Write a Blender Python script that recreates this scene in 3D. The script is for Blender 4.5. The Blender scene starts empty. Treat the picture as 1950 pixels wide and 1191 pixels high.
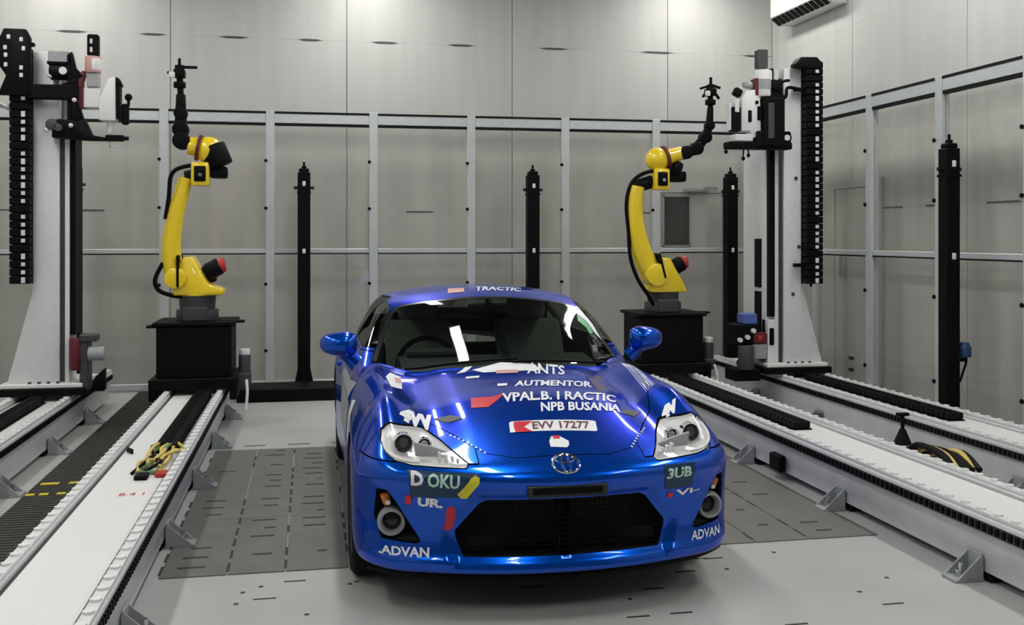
import bpy, bmesh, math, random
import numpy as np
from mathutils import Vector, Matrix, Euler
from mathutils.bvhtree import BVHTree

# ------------------------------------------------------------------ camera, world, exposure
scene = bpy.context.scene
COL = scene.collection
YAW = math.atan(383 / 1950.0)
CAM_H = 1.6
cam_data = bpy.data.cameras.new('camera')
cam = bpy.data.objects.new('camera', cam_data)
COL.objects.link(cam)
cam.location = (0, 0, CAM_H)
cam.rotation_euler = (math.pi / 2, 0, -YAW)
cam_data.sensor_width = 36
cam_data.lens = 36.0
cam_data.shift_y = (451 - 595.5) / 1950.0
scene.camera = cam
world = bpy.data.worlds.new('world')
scene.world = world
world.use_nodes = True
world.node_tree.nodes['Background'].inputs[0].default_value = (0.8, 0.82, 0.85, 1)
world.node_tree.nodes['Background'].inputs[1].default_value = 0.15
scene.view_settings.view_transform = 'Standard'
scene.view_settings.look = 'None'
scene.view_settings.exposure = 0.15
scene.view_settings.gamma = 1.0
scene.view_settings.use_curve_mapping = False
LAMP_POWER = 27.0      # emission strength of the ceiling tubes
# ceiling tubes: (x, y, length along y or x, orientation)
TUBES = [(x, (a + b) / 2, b - a, 'y') for x in (-2.6, .62, 4.35) for a, b in ((9.5, 11.1), (6.4, 8.1), (3.2, 4.9), (-.6, 1.1))]
CEIL = 4.75

# ------------------------------------------------------------------ materials
def new_mat(name):
    m = bpy.data.materials.new(name); m.use_nodes = True
    return m, m.node_tree, m.node_tree.nodes['Principled BSDF']

def mat(name, col, rough=0.5, metal=0.0, spec=0.5, coat=0.0, noise=0.0, nscale=20.0, bump=0.0, bscale=60.0):
    m, nt, b = new_mat(name)
    b.inputs['Base Color'].default_value = (*col, 1)
    b.inputs['Roughness'].default_value = rough
    b.inputs['Metallic'].default_value = metal
    b.inputs['Specular IOR Level'].default_value = spec
    b.inputs['Coat Weight'].default_value = coat
    b.inputs['Coat Roughness'].default_value = 0.03
    tc = nt.nodes.new('ShaderNodeTexCoord')
    if noise:
        n = nt.nodes.new('ShaderNodeTexNoise'); n.inputs['Scale'].default_value = nscale
        n.inputs['Detail'].default_value = 4
        nt.links.new(tc.outputs['Object'], n.inputs['Vector'])
        r = nt.nodes.new('ShaderNodeMapRange')
        r.inputs['From Min'].default_value = 0.3; r.inputs['From Max'].default_value = 0.7
        r.inputs['To Min'].default_value = 1 - noise; r.inputs['To Max'].default_value = 1 + noise
        nt.links.new(n.outputs['Fac'], r.inputs['Value'])
        mx = nt.nodes.new('ShaderNodeMix'); mx.data_type = 'RGBA'; mx.blend_type = 'MULTIPLY'
        mx.inputs['Factor'].default_value = 1
        mx.inputs[6].default_value = (*col, 1)
        nt.links.new(r.outputs['Result'], mx.inputs[7])
        nt.links.new(mx.outputs[2], b.inputs['Base Color'])
    if bump:
        n2 = nt.nodes.new('ShaderNodeTexNoise'); n2.inputs['Scale'].default_value = bscale
        nt.links.new(tc.outputs['Object'], n2.inputs['Vector'])
        bp = nt.nodes.new('ShaderNodeBump'); bp.inputs['Strength'].default_value = bump
        bp.inputs['Distance'].default_value = 0.002
        nt.links.new(n2.outputs['Fac'], bp.inputs['Height'])
        nt.links.new(bp.outputs['Normal'], b.inputs['Normal'])
    return m

def mat_emit(name, col, s):
    m, nt, b = new_mat(name)
    b.inputs['Base Color'].default_value = (*col, 1)
    b.inputs['Emission Color'].default_value = (*col, 1)
    b.inputs['Emission Strength'].default_value = s
    return m

def mat_pane(name, tint, gloss=0.04, haze=0.0, haze_col=(.8, .8, .8), rough=0.02, fres=.5):
    """clear sheet: tinted straight-through light plus a fresnel reflection and a little dust haze"""
    m = bpy.data.materials.new(name); m.use_nodes = True
    nt = m.node_tree; nt.nodes.clear()
    out = nt.nodes.new('ShaderNodeOutputMaterial')
    t = nt.nodes.new('ShaderNodeBsdfTransparent'); t.inputs[0].default_value = (*tint, 1)
    g = nt.nodes.new('ShaderNodeBsdfGlossy'); g.inputs['Roughness'].default_value = rough
    lw = nt.nodes.new('ShaderNodeLayerWeight'); lw.inputs[0].default_value = .5
    pw = nt.nodes.new('ShaderNodeMath'); pw.operation = 'POWER'; pw.inputs[1].default_value = 4.0
    nt.links.new(lw.outputs['Facing'], pw.inputs[0])
    f = nt.nodes.new('ShaderNodeMath'); f.operation = 'MULTIPLY_ADD'; f.inputs[1].default_value = fres; f.inputs[2].default_value = gloss
    nt.links.new(pw.outputs[0], f.inputs[0])
    d = nt.nodes.new('ShaderNodeBsdfDiffuse'); d.inputs[0].default_value = (*haze_col, 1)
    m1 = nt.nodes.new('ShaderNodeMixShader'); m2 = nt.nodes.new('ShaderNodeMixShader')
    if haze:
        tc = nt.nodes.new('ShaderNodeTexCoord')
        n = nt.nodes.new('ShaderNodeTexNoise'); n.inputs['Scale'].default_value = 1.7; n.inputs['Detail'].default_value = 5
        nt.links.new(tc.outputs['Object'], n.inputs['Vector'])
        r = nt.nodes.new('ShaderNodeMapRange'); r.inputs['From Min'].default_value = .35; r.inputs['From Max'].default_value = .75
        r.inputs['To Min'].default_value = haze * .4; r.inputs['To Max'].default_value = haze * 1.6
        nt.links.new(n.outputs['Fac'], r.inputs['Value']); nt.links.new(r.outputs['Result'], m1.inputs[0])
    else:
        m1.inputs[0].default_value = 0
    nt.links.new(t.outputs[0], m1.inputs[1]); nt.links.new(d.outputs[0], m1.inputs[2])
    nt.links.new(f.outputs[0], m2.inputs[0]); nt.links.new(m1.outputs[0], m2.inputs[1]); nt.links.new(g.outputs[0], m2.inputs[2])
    nt.links.new(m2.outputs[0], out.inputs[0])
    return m

def mat_paint(name, col):
    m, nt, b = new_mat(name)
    b.inputs['Base Color'].default_value = (*col, 1)
    b.inputs['Metallic'].default_value = 0.72
    b.inputs['Specular Tint'].default_value = (.08, .22, 1, 1)
    b.inputs['Roughness'].default_value = 0.24
    b.inputs['Coat Weight'].default_value = 0.7
    b.inputs['Coat IOR'].default_value = 1.5
    b.inputs['Coat Roughness'].default_value = 0.06
    tc = nt.nodes.new('ShaderNodeTexCoord')
    v = nt.nodes.new('ShaderNodeTexNoise'); v.inputs['Scale'].default_value = 900
    nt.links.new(tc.outputs['Object'], v.inputs['Vector'])
    bp = nt.nodes.new('ShaderNodeBump'); bp.inputs['Strength'].default_value = 0.04; bp.inputs['Distance'].default_value = .0005
    nt.links.new(v.outputs['Fac'], bp.inputs['Height']); nt.links.new(bp.outputs['Normal'], b.inputs['Normal'])
    return m

M = {}
M['paint'] = mat_paint('blue_metallic_paint', (0.0, 0.082, 0.58))
M['lining'] = mat('black_lining', (.006, .006, .007), .7)
M['black'] = mat('black_metal', (.003, .003, .0035), .55, spec=.12, noise=.2)
M['black_gloss'] = mat('black_plastic', (.01, .01, .011), .25)
M['rubber'] = mat('black_rubber', (.008, .008, .008), .8, spec=.2, bump=.2)
M['darkgrey'] = mat('dark_grey_metal', (.05, .052, .055), .45, noise=.15)
M['grey'] = mat('grey_paint', (.34, .36, .37), .45, noise=.05)
M['lightgrey'] = mat('light_grey_paint', (.74, .76, .76), .4, noise=.04)
M['rail'] = mat('rail_paint', (.56, .58, .59), .35, noise=.06, nscale=6)
M['steel'] = mat('bright_steel', (.72, .73, .74), .22, metal=1.0)
M['alu'] = mat('aluminium_profile', (.56, .60, .61), .38, metal=.25, noise=.04)
M['white'] = mat('white_paint', (.8, .8, .79), .4)
M['yellow'] = mat('yellow_paint', (.93, .68, .02), .3, coat=.6)
M['cableyellow'] = mat('yellow_cable', (.65, .50, .12), .5)
M['cablegreen'] = mat('green_cable', (.10, .22, .08), .5)
M['red'] = mat('red_plastic', (.45, .02, .03), .4)
M['decal_red'] = mat('red_vinyl', (.62, .015, .03), .35)
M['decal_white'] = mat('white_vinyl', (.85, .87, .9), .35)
M['decal_yellow'] = mat('yellow_vinyl', (.75, .66, .03), .35)
M['decal_green'] = mat('pale_green_vinyl', (.55, .80, .68), .35)
M['decal_glare'] = mat('green_glare_paint', (.10, .45, .20), .35)  # green of the painted windshield glare
M['decal_dark'] = mat('dark_teal_vinyl', (.0, .035, .09), .35)
M['blue'] = mat('blue_plastic', (.02, .06, .16), .25)
M['bluegrey'] = mat('blue_device', (.08, .13, .40), .4)
M['orange'] = mat('amber_plastic', (.75, .22, .05), .3)
M['pink'] = mat('pale_red_paint', (.60, .34, .32), .45)
M['darkred'] = mat('dark_red_paint', (.12, .012, .018), .45)
M['chrome'] = mat('chrome', (.85, .86, .87), .08, metal=1.0)
M['reflector'] = mat('headlight_reflector', (.93, .93, .92), .3, metal=.1)
M['glass_dark'] = mat_pane('car_glass', (.46, .52, .48), gloss=.08, fres=.5, rough=.01)
M['lens'] = mat_pane('clear_lens', (.93, .94, .94), fres=.4)
M['pane'] = mat_pane('clear_fence_sheet', (.985, .983, .97), haze=.045, haze_col=(.5, .5, .49), gloss=.015, fres=.22, rough=.05)
M['mirror'] = mat('mirror_glass', (.8, .82, .84), .02, metal=1.0)
M['seat'] = mat('grey_seat_fabric', (.28, .29, .27), .85)
M['dash'] = mat('dark_dashboard', (.06, .064, .062), .6)
M['screen'] = mat('dark_window_glass', (.02, .023, .022), .12)
M['window_sheet'] = M['screen']
M['tube'] = mat_emit('lit_tube', (1, .985, .95), LAMP_POWER)

# ------------------------------------------------------------------ mesh helpers
class MB:
    """collects shapes, then links them as one mesh object"""
    def __init__(self): self.bm = bmesh.new(); self.mi = 0
    def _xf(self, vs, mtx):
        for v in vs: v.co = mtx @ v.co
    def box(self, c, s, bevel=0.0, rot=None, seg=1):
        t = bmesh.new(); bmesh.ops.create_cube(t, size=1.0)
        for v in t.verts: v.co = Vector((v.co.x * s[0], v.co.y * s[1], v.co.z * s[2]))
        if bevel: bmesh.ops.bevel(t, geom=t.edges[:], offset=min(bevel, .45 * min(s)), segments=seg, profile=.5, affect='EDGES')
        R = Euler(rot).to_matrix().to_4x4() if rot else Matrix()
        self._merge(t, Matrix.Translation(Vector(c)) @ R); return self
    def span(self, a, b, bevel=0.0):
        c = [(p + q) / 2 for p, q in zip(a, b)]; s = [abs(q - p) for p, q in zip(a, b)]
        return self.box(c, s, bevel)
    def _merge(self, t, mtx):
        me = bpy.data.meshes.new('tmp'); t.to_mesh(me); t.free()
        me.transform(mtx)
        n = len(self.bm.faces); self.bm.from_mesh(me); bpy.data.meshes.remove(me)
        self.bm.faces.ensure_lookup_table()
        for f in self.bm.faces[n:]: f.material_index = self.mi
    def cyl(self, a, b, r, r2=None, n=16, bevel=0.0):
        a = Vector(a); b = Vector(b); d = b - a
        t = bmesh.new()
        bmesh.ops.create_cone(t, cap_ends=True, segments=n, radius1=r, radius2=r if r2 is None else r2, depth=d.length)
        if bevel:
            es = [e for e in t.edges if any(len(f.verts) > 4 for f in e.link_faces)]
            bmesh.ops.bevel(t, geom=es, offset=bevel, segments=2, profile=.5, affect='EDGES')
        q = Vector((0, 0, 1)).rotation_difference(d.normalized()).to_matrix().to_4x4()
        self._merge(t, Matrix.Translation((a + b) / 2) @ q); return self
    def ball(self, c, r, scale=(1, 1, 1), n=16):
        t = bmesh.new(); bmesh.ops.create_uvsphere(t, u_segments=n, v_segments=max(6, n // 2), radius=r)
        self._merge(t, Matrix.Translation(Vector(c)) @ Matrix.Diagonal((*scale, 1))); return self
    def prism(self, poly, axis, a, b, bevel=0.0):
        """poly: 2D points; axis 'x': (y,z), 'y': (x,z), 'z': (x,y)"""
        t = bmesh.new()
        def P(p, k):
            return {'x': (k, p[0], p[1]), 'y': (p[0], k, p[1]), 'z': (p[0], p[1], k)}[axis]
        lo = [t.verts.new(P(p, a)) for p in poly]; hi = [t.verts.new(P(p, b)) for p in poly]
        n = len(poly)
        t.faces.new(lo); t.faces.new(hi)
        for i in range(n): t.faces.new((lo[i], lo[(i + 1) % n], hi[(i + 1) % n], hi[i]))
        bmesh.ops.recalc_face_normals(t, faces=t.faces[:])
        if bevel: bmesh.ops.bevel(t, geom=t.edges[:], offset=bevel, segments=2, profile=.5, affect='EDGES')
        self._merge(t, Matrix()); return self
    def tube(self, pts, r, n=10, smooth=4, flat=None):
        """tapered round tube through points; r one number or one per point"""
        P = [Vector(p) for p in pts]; R = list(r) if hasattr(r, '__len__') else [r] * len(P)
        if smooth > 1 and len(P) > 2:
            Q, S = [], []
            for i in range(len(P) - 1):
                p0 = P[max(i - 1, 0)]; p1 = P[i]; p2 = P[i + 1]; p3 = P[min(i + 2, len(P) - 1)]
                for k in range(smooth):
                    u = k / smooth
                    Q.append(.5 * ((2 * p1) + (p2 - p0) * u + (2 * p0 - 5 * p1 + 4 * p2 - p3) * u * u + (3 * p1 - p0 - 3 * p2 + p3) * u ** 3))
                    S.append(R[i] + (R[i + 1] - R[i]) * u)
            Q.append(P[-1]); S.append(R[-1]); P, R = Q, S
        t = bmesh.new(); rings = []
        up = None
        for i, p in enumerate(P):
            d = (P[min(i + 1, len(P) - 1)] - P[max(i - 1, 0)]).normalized()
            if up is None:
                up = Vector((0, 1, 0)) if abs(d.y) < .9 else Vector((1, 0, 0))
            s = d.cross(up).normalized(); up = s.cross(d).normalized()
            fx, fy = flat if flat else (1, 1)
            rings.append([t.verts.new(p + (s * math.cos(2 * math.pi * k / n) * fx + up * math.sin(2 * math.pi * k / n) * fy) * R[i]) for k in range(n)])
        for a, b in zip(rings, rings[1:]):
            for k in range(n): t.faces.new((a[k], a[(k + 1) % n], b[(k + 1) % n], b[k]))
        t.faces.new(rings[0]); t.faces.new(rings[-1])
        bmesh.ops.recalc_face_normals(t, faces=t.faces[:])
        self._merge(t, Matrix()); return self
    def lathe(self, prof, origin, axis, n=32):
        """prof: (radius, height along axis) points"""
        t = bmesh.new(); rings = []
        for r, h in prof:
            rings.append([t.verts.new((r * math.cos(2 * math.pi * k / n), r * math.sin(2 * math.pi * k / n), h)) for k in range(n)])
        for a, b in zip(rings, rings[1:]):
            for k in range(n): t.faces.new((a[k], a[(k + 1) % n], b[(k + 1) % n], b[k]))
        bmesh.ops.remove_doubles(t, verts=t.verts[:], dist=1e-6)
        bmesh.ops.recalc_face_normals(t, faces=t.faces[:])
        q = Vector((0, 0, 1)).rotation_difference(Vector(axis).normalized()).to_matrix().to_4x4()
        self._merge(t, Matrix.Translation(Vector(origin)) @ q); return self
    def build(self, name, material, parent=None, sharp=35, label=None, kind=None):
        me = bpy.data.meshes.new(name)
        self.bm.to_mesh(me); self.bm.free()
        ms = material if isinstance(material, (list, tuple)) else [material]
        for m in ms: me.materials.append(m)
        me.shade_smooth(); me.set_sharp_from_angle(angle=math.radians(sharp))
        return link(name, me, parent, label, kind)

def link(name, me, parent=None, label=None, kind=None):
    o = bpy.data.objects.new(name, me); COL.objects.link(o)
    if parent is not None: o.parent = parent
    if label: o['label'] = label
    if kind: o['kind'] = kind
    return o

def thing(name, label, cat, loc=(0, 0, 0), rz=0.0, group=None):
    o = bpy.data.objects.new(name, None); COL.objects.link(o)
    o.empty_display_size = .1
    o.location = loc; o.rotation_euler = (0, 0, rz)
    tag(o, label, cat, group); return o

def tag(o, label, cat, group=None):
    o['label'] = label; o['category'] = cat
    if group: o['group'] = group
    return o

def copy_tree(o, parent=None):
    c = o.copy(); COL.objects.link(c); c.parent = parent
    for ch in list(o.children): copy_tree(ch, c)
    return c
# ------------------------------------------------------------------ the room
def mat_floor():
    m, nt, b = new_mat('grey_epoxy_floor')
    tc = nt.nodes.new('ShaderNodeTexCoord')
    n = nt.nodes.new('ShaderNodeTexNoise'); n.inputs['Scale'].default_value = 1.3; n.inputs['Detail'].default_value = 6
    nt.links.new(tc.outputs['Object'], n.inputs['Vector'])
    r = nt.nodes.new('ShaderNodeValToRGB')
    r.color_ramp.elements[0].position = .35; r.color_ramp.elements[0].color = (.46, .46, .455, 1)
    r.color_ramp.elements[1].position = .70; r.color_ramp.elements[1].color = (.52, .52, .51, 1)
    nt.links.new(n.outputs['Fac'], r.inputs[0]); nt.links.new(r.outputs[0], b.inputs['Base Color'])
    b.inputs['Roughness'].default_value = .33
    return m
def mat_wall():
    m, nt, b = new_mat('wall_panel_paint')
    tc = nt.nodes.new('ShaderNodeTexCoord')
    mp = nt.nodes.new('ShaderNodeMapping'); mp.inputs['Scale'].default_value = (3, 3, .25)
    n = nt.nodes.new('ShaderNodeTexNoise'); n.inputs['Scale'].default_value = 2.2; n.inputs['Detail'].default_value = 3
    nt.links.new(tc.outputs['Object'], mp.inputs[0]); nt.links.new(mp.outputs[0], n.inputs['Vector'])
    r = nt.nodes.new('ShaderNodeValToRGB')
    r.color_ramp.elements[0].position = .35; r.color_ramp.elements[0].color = (.485, .487, .467, 1)
    r.color_ramp.elements[1].position = .70; r.color_ramp.elements[1].color = (.53, .532, .51, 1)
    nt.links.new(n.outputs['Fac'], r.inputs[0]); nt.links.new(r.outputs[0], b.inputs['Base Color'])
    b.inputs['Roughness'].default_value = .5
    return m
M['floor'] = mat_floor()
M['wall'] = mat_wall()
M['plate'] = mat('brown_grey_floor_plate', (.155, .15, .14), .42, noise=.12, nscale=5)
M['mat'] = mat('dark_rubber_mat', (.06, .057, .052), .7, noise=.3, nscale=40, bump=.5, bscale=180)
M['rear_wall'] = mat('grey_rear_wall', (.14, .14, .14), .7)
M['bracket'] = mat('dark_bracket', (.022, .024, .024), .6)
M['joint'] = mat('dark_joint', (.03, .03, .03), .7)
M['ceiling'] = mat('ceiling_paint', (.06, .06, .06), .8)
X0, X1, Y0, Y1 = -4.2, 5.45, -3.0, 11.5

fl = MB(); fl.span((X0 - .2, Y0 - .2, -.2), (X1 + .2, Y1 + .2, 0)); floor = fl.build('floor', M['floor'], kind='structure')
ce = MB(); ce.span((X0 - .2, Y0 - .2, CEIL), (X1 + .2, Y1 + .2, CEIL + .15)); ce.build('ceiling', M['ceiling'], kind='structure')
w = MB(); w.span((X0 - .2, Y1 + .02, 0), (X1 + .2, Y1 + .2, CEIL)); wall_back = w.build('wall_back', M['joint'], kind='structure')
w = MB(); w.span((X1 + .02, Y0, 0), (X1 + .2, Y1 + .02, CEIL)); wall_right = w.build('wall_right', M['joint'], kind='structure')
w = MB(); w.span((X0 - .2, Y0, 0), (X0, Y1 + .02, CEIL)); w.build('wall_left', M['wall'], kind='structure')
w = MB(); w.span((X0, Y0 - .2, 0), (X1, Y0, CEIL)); w.build('wall_front', M['rear_wall'], kind='structure')
ZB = [0, 1.88, 3.77, CEIL]
def panels(parent, edges, mk):
    for a, b in zip(edges, edges[1:]):
        for z0, z1 in zip(ZB, ZB[1:]):
            p = MB(); p.span(*mk(a + .0035, b - .0035, z0 + .0006, z1 - .0006)); p.build('panel', M['wall'], parent)
panels(wall_back, [X0, -3.35, -1.48, .39, 2.26, 4.13, X1], lambda a, b, z0, z1: ((a, Y1, z0), (b, Y1 + .02, z1)))
panels(wall_right, [Y0, -1.59, .28, 2.15, 4.02, 5.89, 7.76, 9.63, Y1], lambda a, b, z0, z1: ((X1, a, z0), (X1 + .02, b, z1)))
for x, ww in [(-2.48, .30), (-1.66, .26), (-.82, .30), (-.01, .26), (.81, .30), (1.67, .30), (2.75, .34), (4.0, .42), (5.25, .36)]:
    p = MB(); p.prism([(x - ww / 2, 3.77), (x - ww / 4, 3.779), (x + ww / 4, 3.779), (x + ww / 2, 3.77), (x + ww / 4, 3.758), (x - ww / 4, 3.758)], 'y', Y1 - .006, Y1); p.build('joint_clip', M['darkgrey'], wall_back)
for x, ww in [(-3.0, .5), (-2.35, .4), (3.78, .36), (1.2, .3)]:
    p = MB(); p.span((x - ww / 2, Y1 - .005, 1.873), (x + ww / 2, Y1, 1.887)); p.build('joint_clip', M['darkgrey'], wall_back)
for y, ww in [(9.9, .3), (8.9, .35), (8.2, .3), (7.3, .4)]:
    p = MB(); p.span((X1 - .005, y - ww / 2, 1.873), (X1, y + ww / 2, 1.887)); p.build('joint_clip', M['darkgrey'], wall_right)
# floor plates with slots between the rails
xs_ = [-.70, -.39, -.12, .18, .48, .78, 1.08, 1.38, 1.68, 1.98, 2.28, 2.58, 2.98]
ys_ = [5.0, 5.97, 6.93, 7.9]
for a, b in zip(xs_, xs_[1:]):
    for c, d in zip(ys_, ys_[1:]):
        p = MB(); p.span((a + .003, c + .002, 0), (b - .003, d - .002, .006), .001); p.build('floor_plate', M['plate'], floor)
sl = MB(); random.seed(4)
for i, x in enumerate(xs_[:-1]):
    for k in range(18):
        y = 5.12 + k * .158
        if random.random() < .55: sl.span((x + .06 + .1 * random.random(), y, .006), (x + .20, y + .022, .0072))
    for k in range(14):
        y = 5.05 + k * .205
        if random.random() < .7: sl.span((x - .007, y, .006), (x + .007, y + .12, .0072))
for k in range(60):
    x = -.5 + random.random() * 3.3; y = 3.2 + 1.7 * random.random()
    if random.random() < .5: sl.span((x, y, 0), (x + .10, y + .014, .0012))
    else: sl.span((x, y, 0), (x + .02, y + .02, .0012))
for k in range(10):
    x = -.5 + k * .33; sl.span((x, 8.05, 0), (x + .16, 8.075, .0012))
sl.build('floor_slots', M['joint'], floor, kind='stuff')
# a door behind the back fence with a dark window and a closer
d = MB(); d.span((3.93, Y1 - .05, 0), (4.02, Y1, 2.16)); d.span((4.80, Y1 - .05, 0), (4.88, Y1, 2.16)); d.span((3.93, Y1 - .05, 2.12), (4.88, Y1, 2.2))
door = d.build('door_1', M['wall'], kind='structure')
d = MB(); d.span((4.025, Y1 - .035, .01), (4.795, Y1 - .002, 2.115), .004); d.build('door_leaf', M['wall'], door)
d = MB(); d.span((4.07, Y1 - .048, 1.50), (4.38, Y1 - .035, 2.07), .004); d.build('door_window', M['screen'], door)
d = MB(); d.span((4.05, Y1 - .055, 1.48), (4.07, Y1 - .03, 2.09)); d.span((4.38, Y1 - .055, 1.48), (4.40, Y1 - .03, 2.09)); d.span((4.05, Y1 - .055, 2.07), (4.40, Y1 - .03, 2.09)); d.span((4.05, Y1 - .055, 1.48), (4.40, Y1 - .03, 1.50)); d.build('window_frame', M['grey'], door)
d = MB(); d.box((4.45, Y1 - .08, 2.15), (.30, .06, .05), .01); d.box((4.62, Y1 - .11, 2.18), (.22, .02, .02), .004, rot=(0, 0, .4)); d.build('door_closer', M['grey'], door)
# door in the right wall seen through the fence
d = MB(); d.span((X1 - .03, 9.05, 0), (X1, 9.15, 2.1)); d.span((X1 - .03, 9.95, 0), (X1, 10.05, 2.1)); d.span((X1 - .03, 9.05, 2.1), (X1, 10.05, 2.18)); door2 = d.build('door_2', M['wall'], kind='structure')
d = MB(); d.span((X1 - .02, 9.155, .01), (X1, 9.945, 2.095), .003); d.build('door_leaf', M['wall'], door2)
d = MB(); d.cyl((X1 - .06, 9.75, 1.22), (X1 - .02, 9.75, 1.22), .03); d.box((X1 - .06, 9.75, 1.30), (.03, .05, .22), .01); d.build('door_handle', M['grey'], door2)
d = MB(); d.box((X1 - .03, 9.60, .36), (.03, .07, .03), .005); d.build('door_stop', M['black'], door2)
d = MB(); d.box((X1 - .03, 9.60, .24), (.03, .07, .03), .005); d.build('door_stop', M['black'], door2)
for x, y, l, o_ in TUBES:
    if o_ == 'y': a, b = (x, y - l / 2), (x, y + l / 2)
    t = thing('ceiling_light', 'long ceiling light over the %s, %s' % ({-2.6: 'left rails', .62: 'blue car lane', 4.35: 'right rails'}[x], {10.3: 'nearest the back fence', 7.25: 'second from the back fence', 4.05: 'third from the back fence', .25: 'fourth from the back fence'}[round(y, 2)]), 'ceiling light', (x, y, CEIL), group='ceiling lights over the bay')
    h = MB(); h.box((0, 0, -.03), (.34, l + .1, .06), .01); h.build('lamp_housing', M['white'], t)
    k = MB(); k.box((0, 0, -.068), (.27, l, .02), .006); k.build('lit_diffuser', M['tube'], t)
# ------------------------------------------------------------------ the car: one smooth body field, cut into panels
def hermite(xs, ys):
    xs = np.array(xs, float); ys = np.array(ys, float)
    d = np.diff(ys) / np.diff(xs)
    m = np.empty_like(ys); m[0] = d[0]; m[-1] = d[-1]
    for i in range(1, len(xs) - 1):      # monotone tangents
        m[i] = 0 if d[i - 1] * d[i] <= 0 else 2 * d[i - 1] * d[i] / (d[i - 1] + d[i])
    def f(x):
        x = np.asarray(x, float)
        i = np.clip(np.searchsorted(xs, x) - 1, 0, len(xs) - 2)
        h = xs[i + 1] - xs[i]; t = np.clip((x - xs[i]) / h, 0, 1)
        r = (ys[i] * (2 * t ** 3 - 3 * t ** 2 + 1) + ys[i + 1] * (-2 * t ** 3 + 3 * t ** 2)
             + h * (m[i] * (t ** 3 - 2 * t ** 2 + t) + m[i + 1] * (t ** 3 - t ** 2)))
        return r + m[0] * np.minimum(x - xs[0], 0) + m[-1] * np.maximum(x - xs[-1], 0)
    return f
def sstep(a, b, x):
    t = np.clip((x - a) / (b - a), 0, 1); return t * t * (3 - 2 * t)
def smax(a, b, k):
    h = np.maximum(k - np.abs(a - b), 0) / k
    return np.maximum(a, b) + h * h * k / 4
def smin(a, b, k): return -smax(-a, -b, k)
def poly_sd(px, py, poly):
    """signed distance to a polygon, negative inside"""
    d = np.full(np.shape(px), 1e9); inside = np.zeros(np.shape(px), bool)
    n = len(poly)
    for i in range(n):
        ax, ay = poly[i]; bx, by = poly[(i + 1) % n]
        ex, ey = bx - ax, by - ay; wx, wy = px - ax, py - ay
        t = np.clip((wx * ex + wy * ey) / (ex * ex + ey * ey + 1e-12), 0, 1)
        d = np.minimum(d, (wx - ex * t) ** 2 + (wy - ey * t) ** 2)
        c = ((ay > py) != (by > py)) & (px < (bx - ax) * (py - ay) / ((by - ay) if by != ay else 1e-12) + ax)
        inside ^= c
    d = np.sqrt(d)
    return np.where(inside, -d, d)

C_top = hermite([-.1, 0, .05, .14, .3, .6, .74, 1.0, 1.3, 1.7, 2.5, 3.4, 3.9, 4.3],
                [.54, .600, .640, .685, .735, .801, .826, .850, .879, .905, .93, .965, .975, .93])
C_ridge = hermite([0, .2, .45, .75, 1.05, 1.4, 1.8], [-.02, .005, .058, .080, .062, .045, .02])
C_half = hermite([-.1, 0, .1, .25, .5, .8, 1.3, 2.2, 3.0, 3.5, 4.0, 4.3],
                 [.72, .765, .805, .842, .868, .880, .862, .858, .875, .885, .845, .74])
C_sec = hermite([.05, .15, .22, .35, .5, .65, .75, .85, .95, 1.1], [-.07, -.035, -.012, 0, 0, -.010, -.028, -.065, -.12, -.25])
C_front = hermite([.08, .14, .17, .20, .24, .28, .34, .44, .50, .55, .59, .62, .66, .72],
                  [.12, .085, .06, .035, .028, .045, .055, .048, .040, .026, .008, .004, .02, .06])
C_cab = hermite([1.10, 1.22, 1.30, 1.6, 1.85, 2.05, 2.3, 2.6, 3.0, 3.4, 3.9, 4.2],
                [.80, .865, .905, 1.055, 1.170, 1.238, 1.278, 1.287, 1.258, 1.175, .99, .86])
C_cabw = hermite([.7, .85, .95, 1.1, 1.2, 1.3], [.855, .805, .765, .685, .62, .545])
WHEEL_F, WHEEL_R, WZ, WR = .86, 3.43, .305, .305
GRILLE = [(-.33, .505), (.33, .505), (.36, .49), (.458, .372), (.455, .345), (.425, .268), (-.425, .268), (-.455, .345), (-.458, .372), (-.36, .49)]

def z_top(x, y):
    a = np.abs(x)
    z = C_top(y) - .075 * (a / .7) ** 2 * (1 - .3 * sstep(.6, 1.4, y))
    z = z + .018 * (1 - sstep(.34, .50, a)) * sstep(.15, .6, y) * (1 - sstep(1.25, 1.6, y))
    z = z + C_ridge(y) * 1.25 * np.exp(-((a - .715) / .115) ** 2)
    z = z + .07 * sstep(2.6, 3.3, y) * np.exp(-((a - .74) / .14) ** 2)
    return z
def field(x, y, z):
    a = np.abs(x)
    ft = z - z_top(x, y)
    yf = C_front(z) + .115 * (a / .6) ** 2 + .9 * np.maximum(a - .60, 0) ** 2
    sd = poly_sd(a, z, [(-.01, .515), (.37, .515), (.50, .375), (.455, .235), (-.01, .235)])
    yf = yf + .024 * (1 - sstep(-.03, .04, sd))
    ff = (yf - y) * .95
    fs = a - (C_half(y) + C_sec(z))
    fb = (.195 + .0 * sstep(.3, .8, y)) - z
    fr = y - (4.24 - .10 * (a / .6) ** 2 - .12 * np.abs(z - .6))
    low = smax(smax(ft, ff, .055), fs, .13)
    low = smax(smax(low, fb, .03), fr, .10)
    yy = y - .22 * (a / .7) ** 2 * (1 - sstep(1.75, 2.5, y))
    zc = C_cab(yy) - .055 * (a / .55) ** 2
    fc = smax(z - zc, a - (C_cabw(z) - .10 * np.maximum(y - 2.4, 0) ** 2 / 1.4), .055)
    fc = np.maximum(fc, .72 - z)
    return smin(low, fc, .035)

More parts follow.
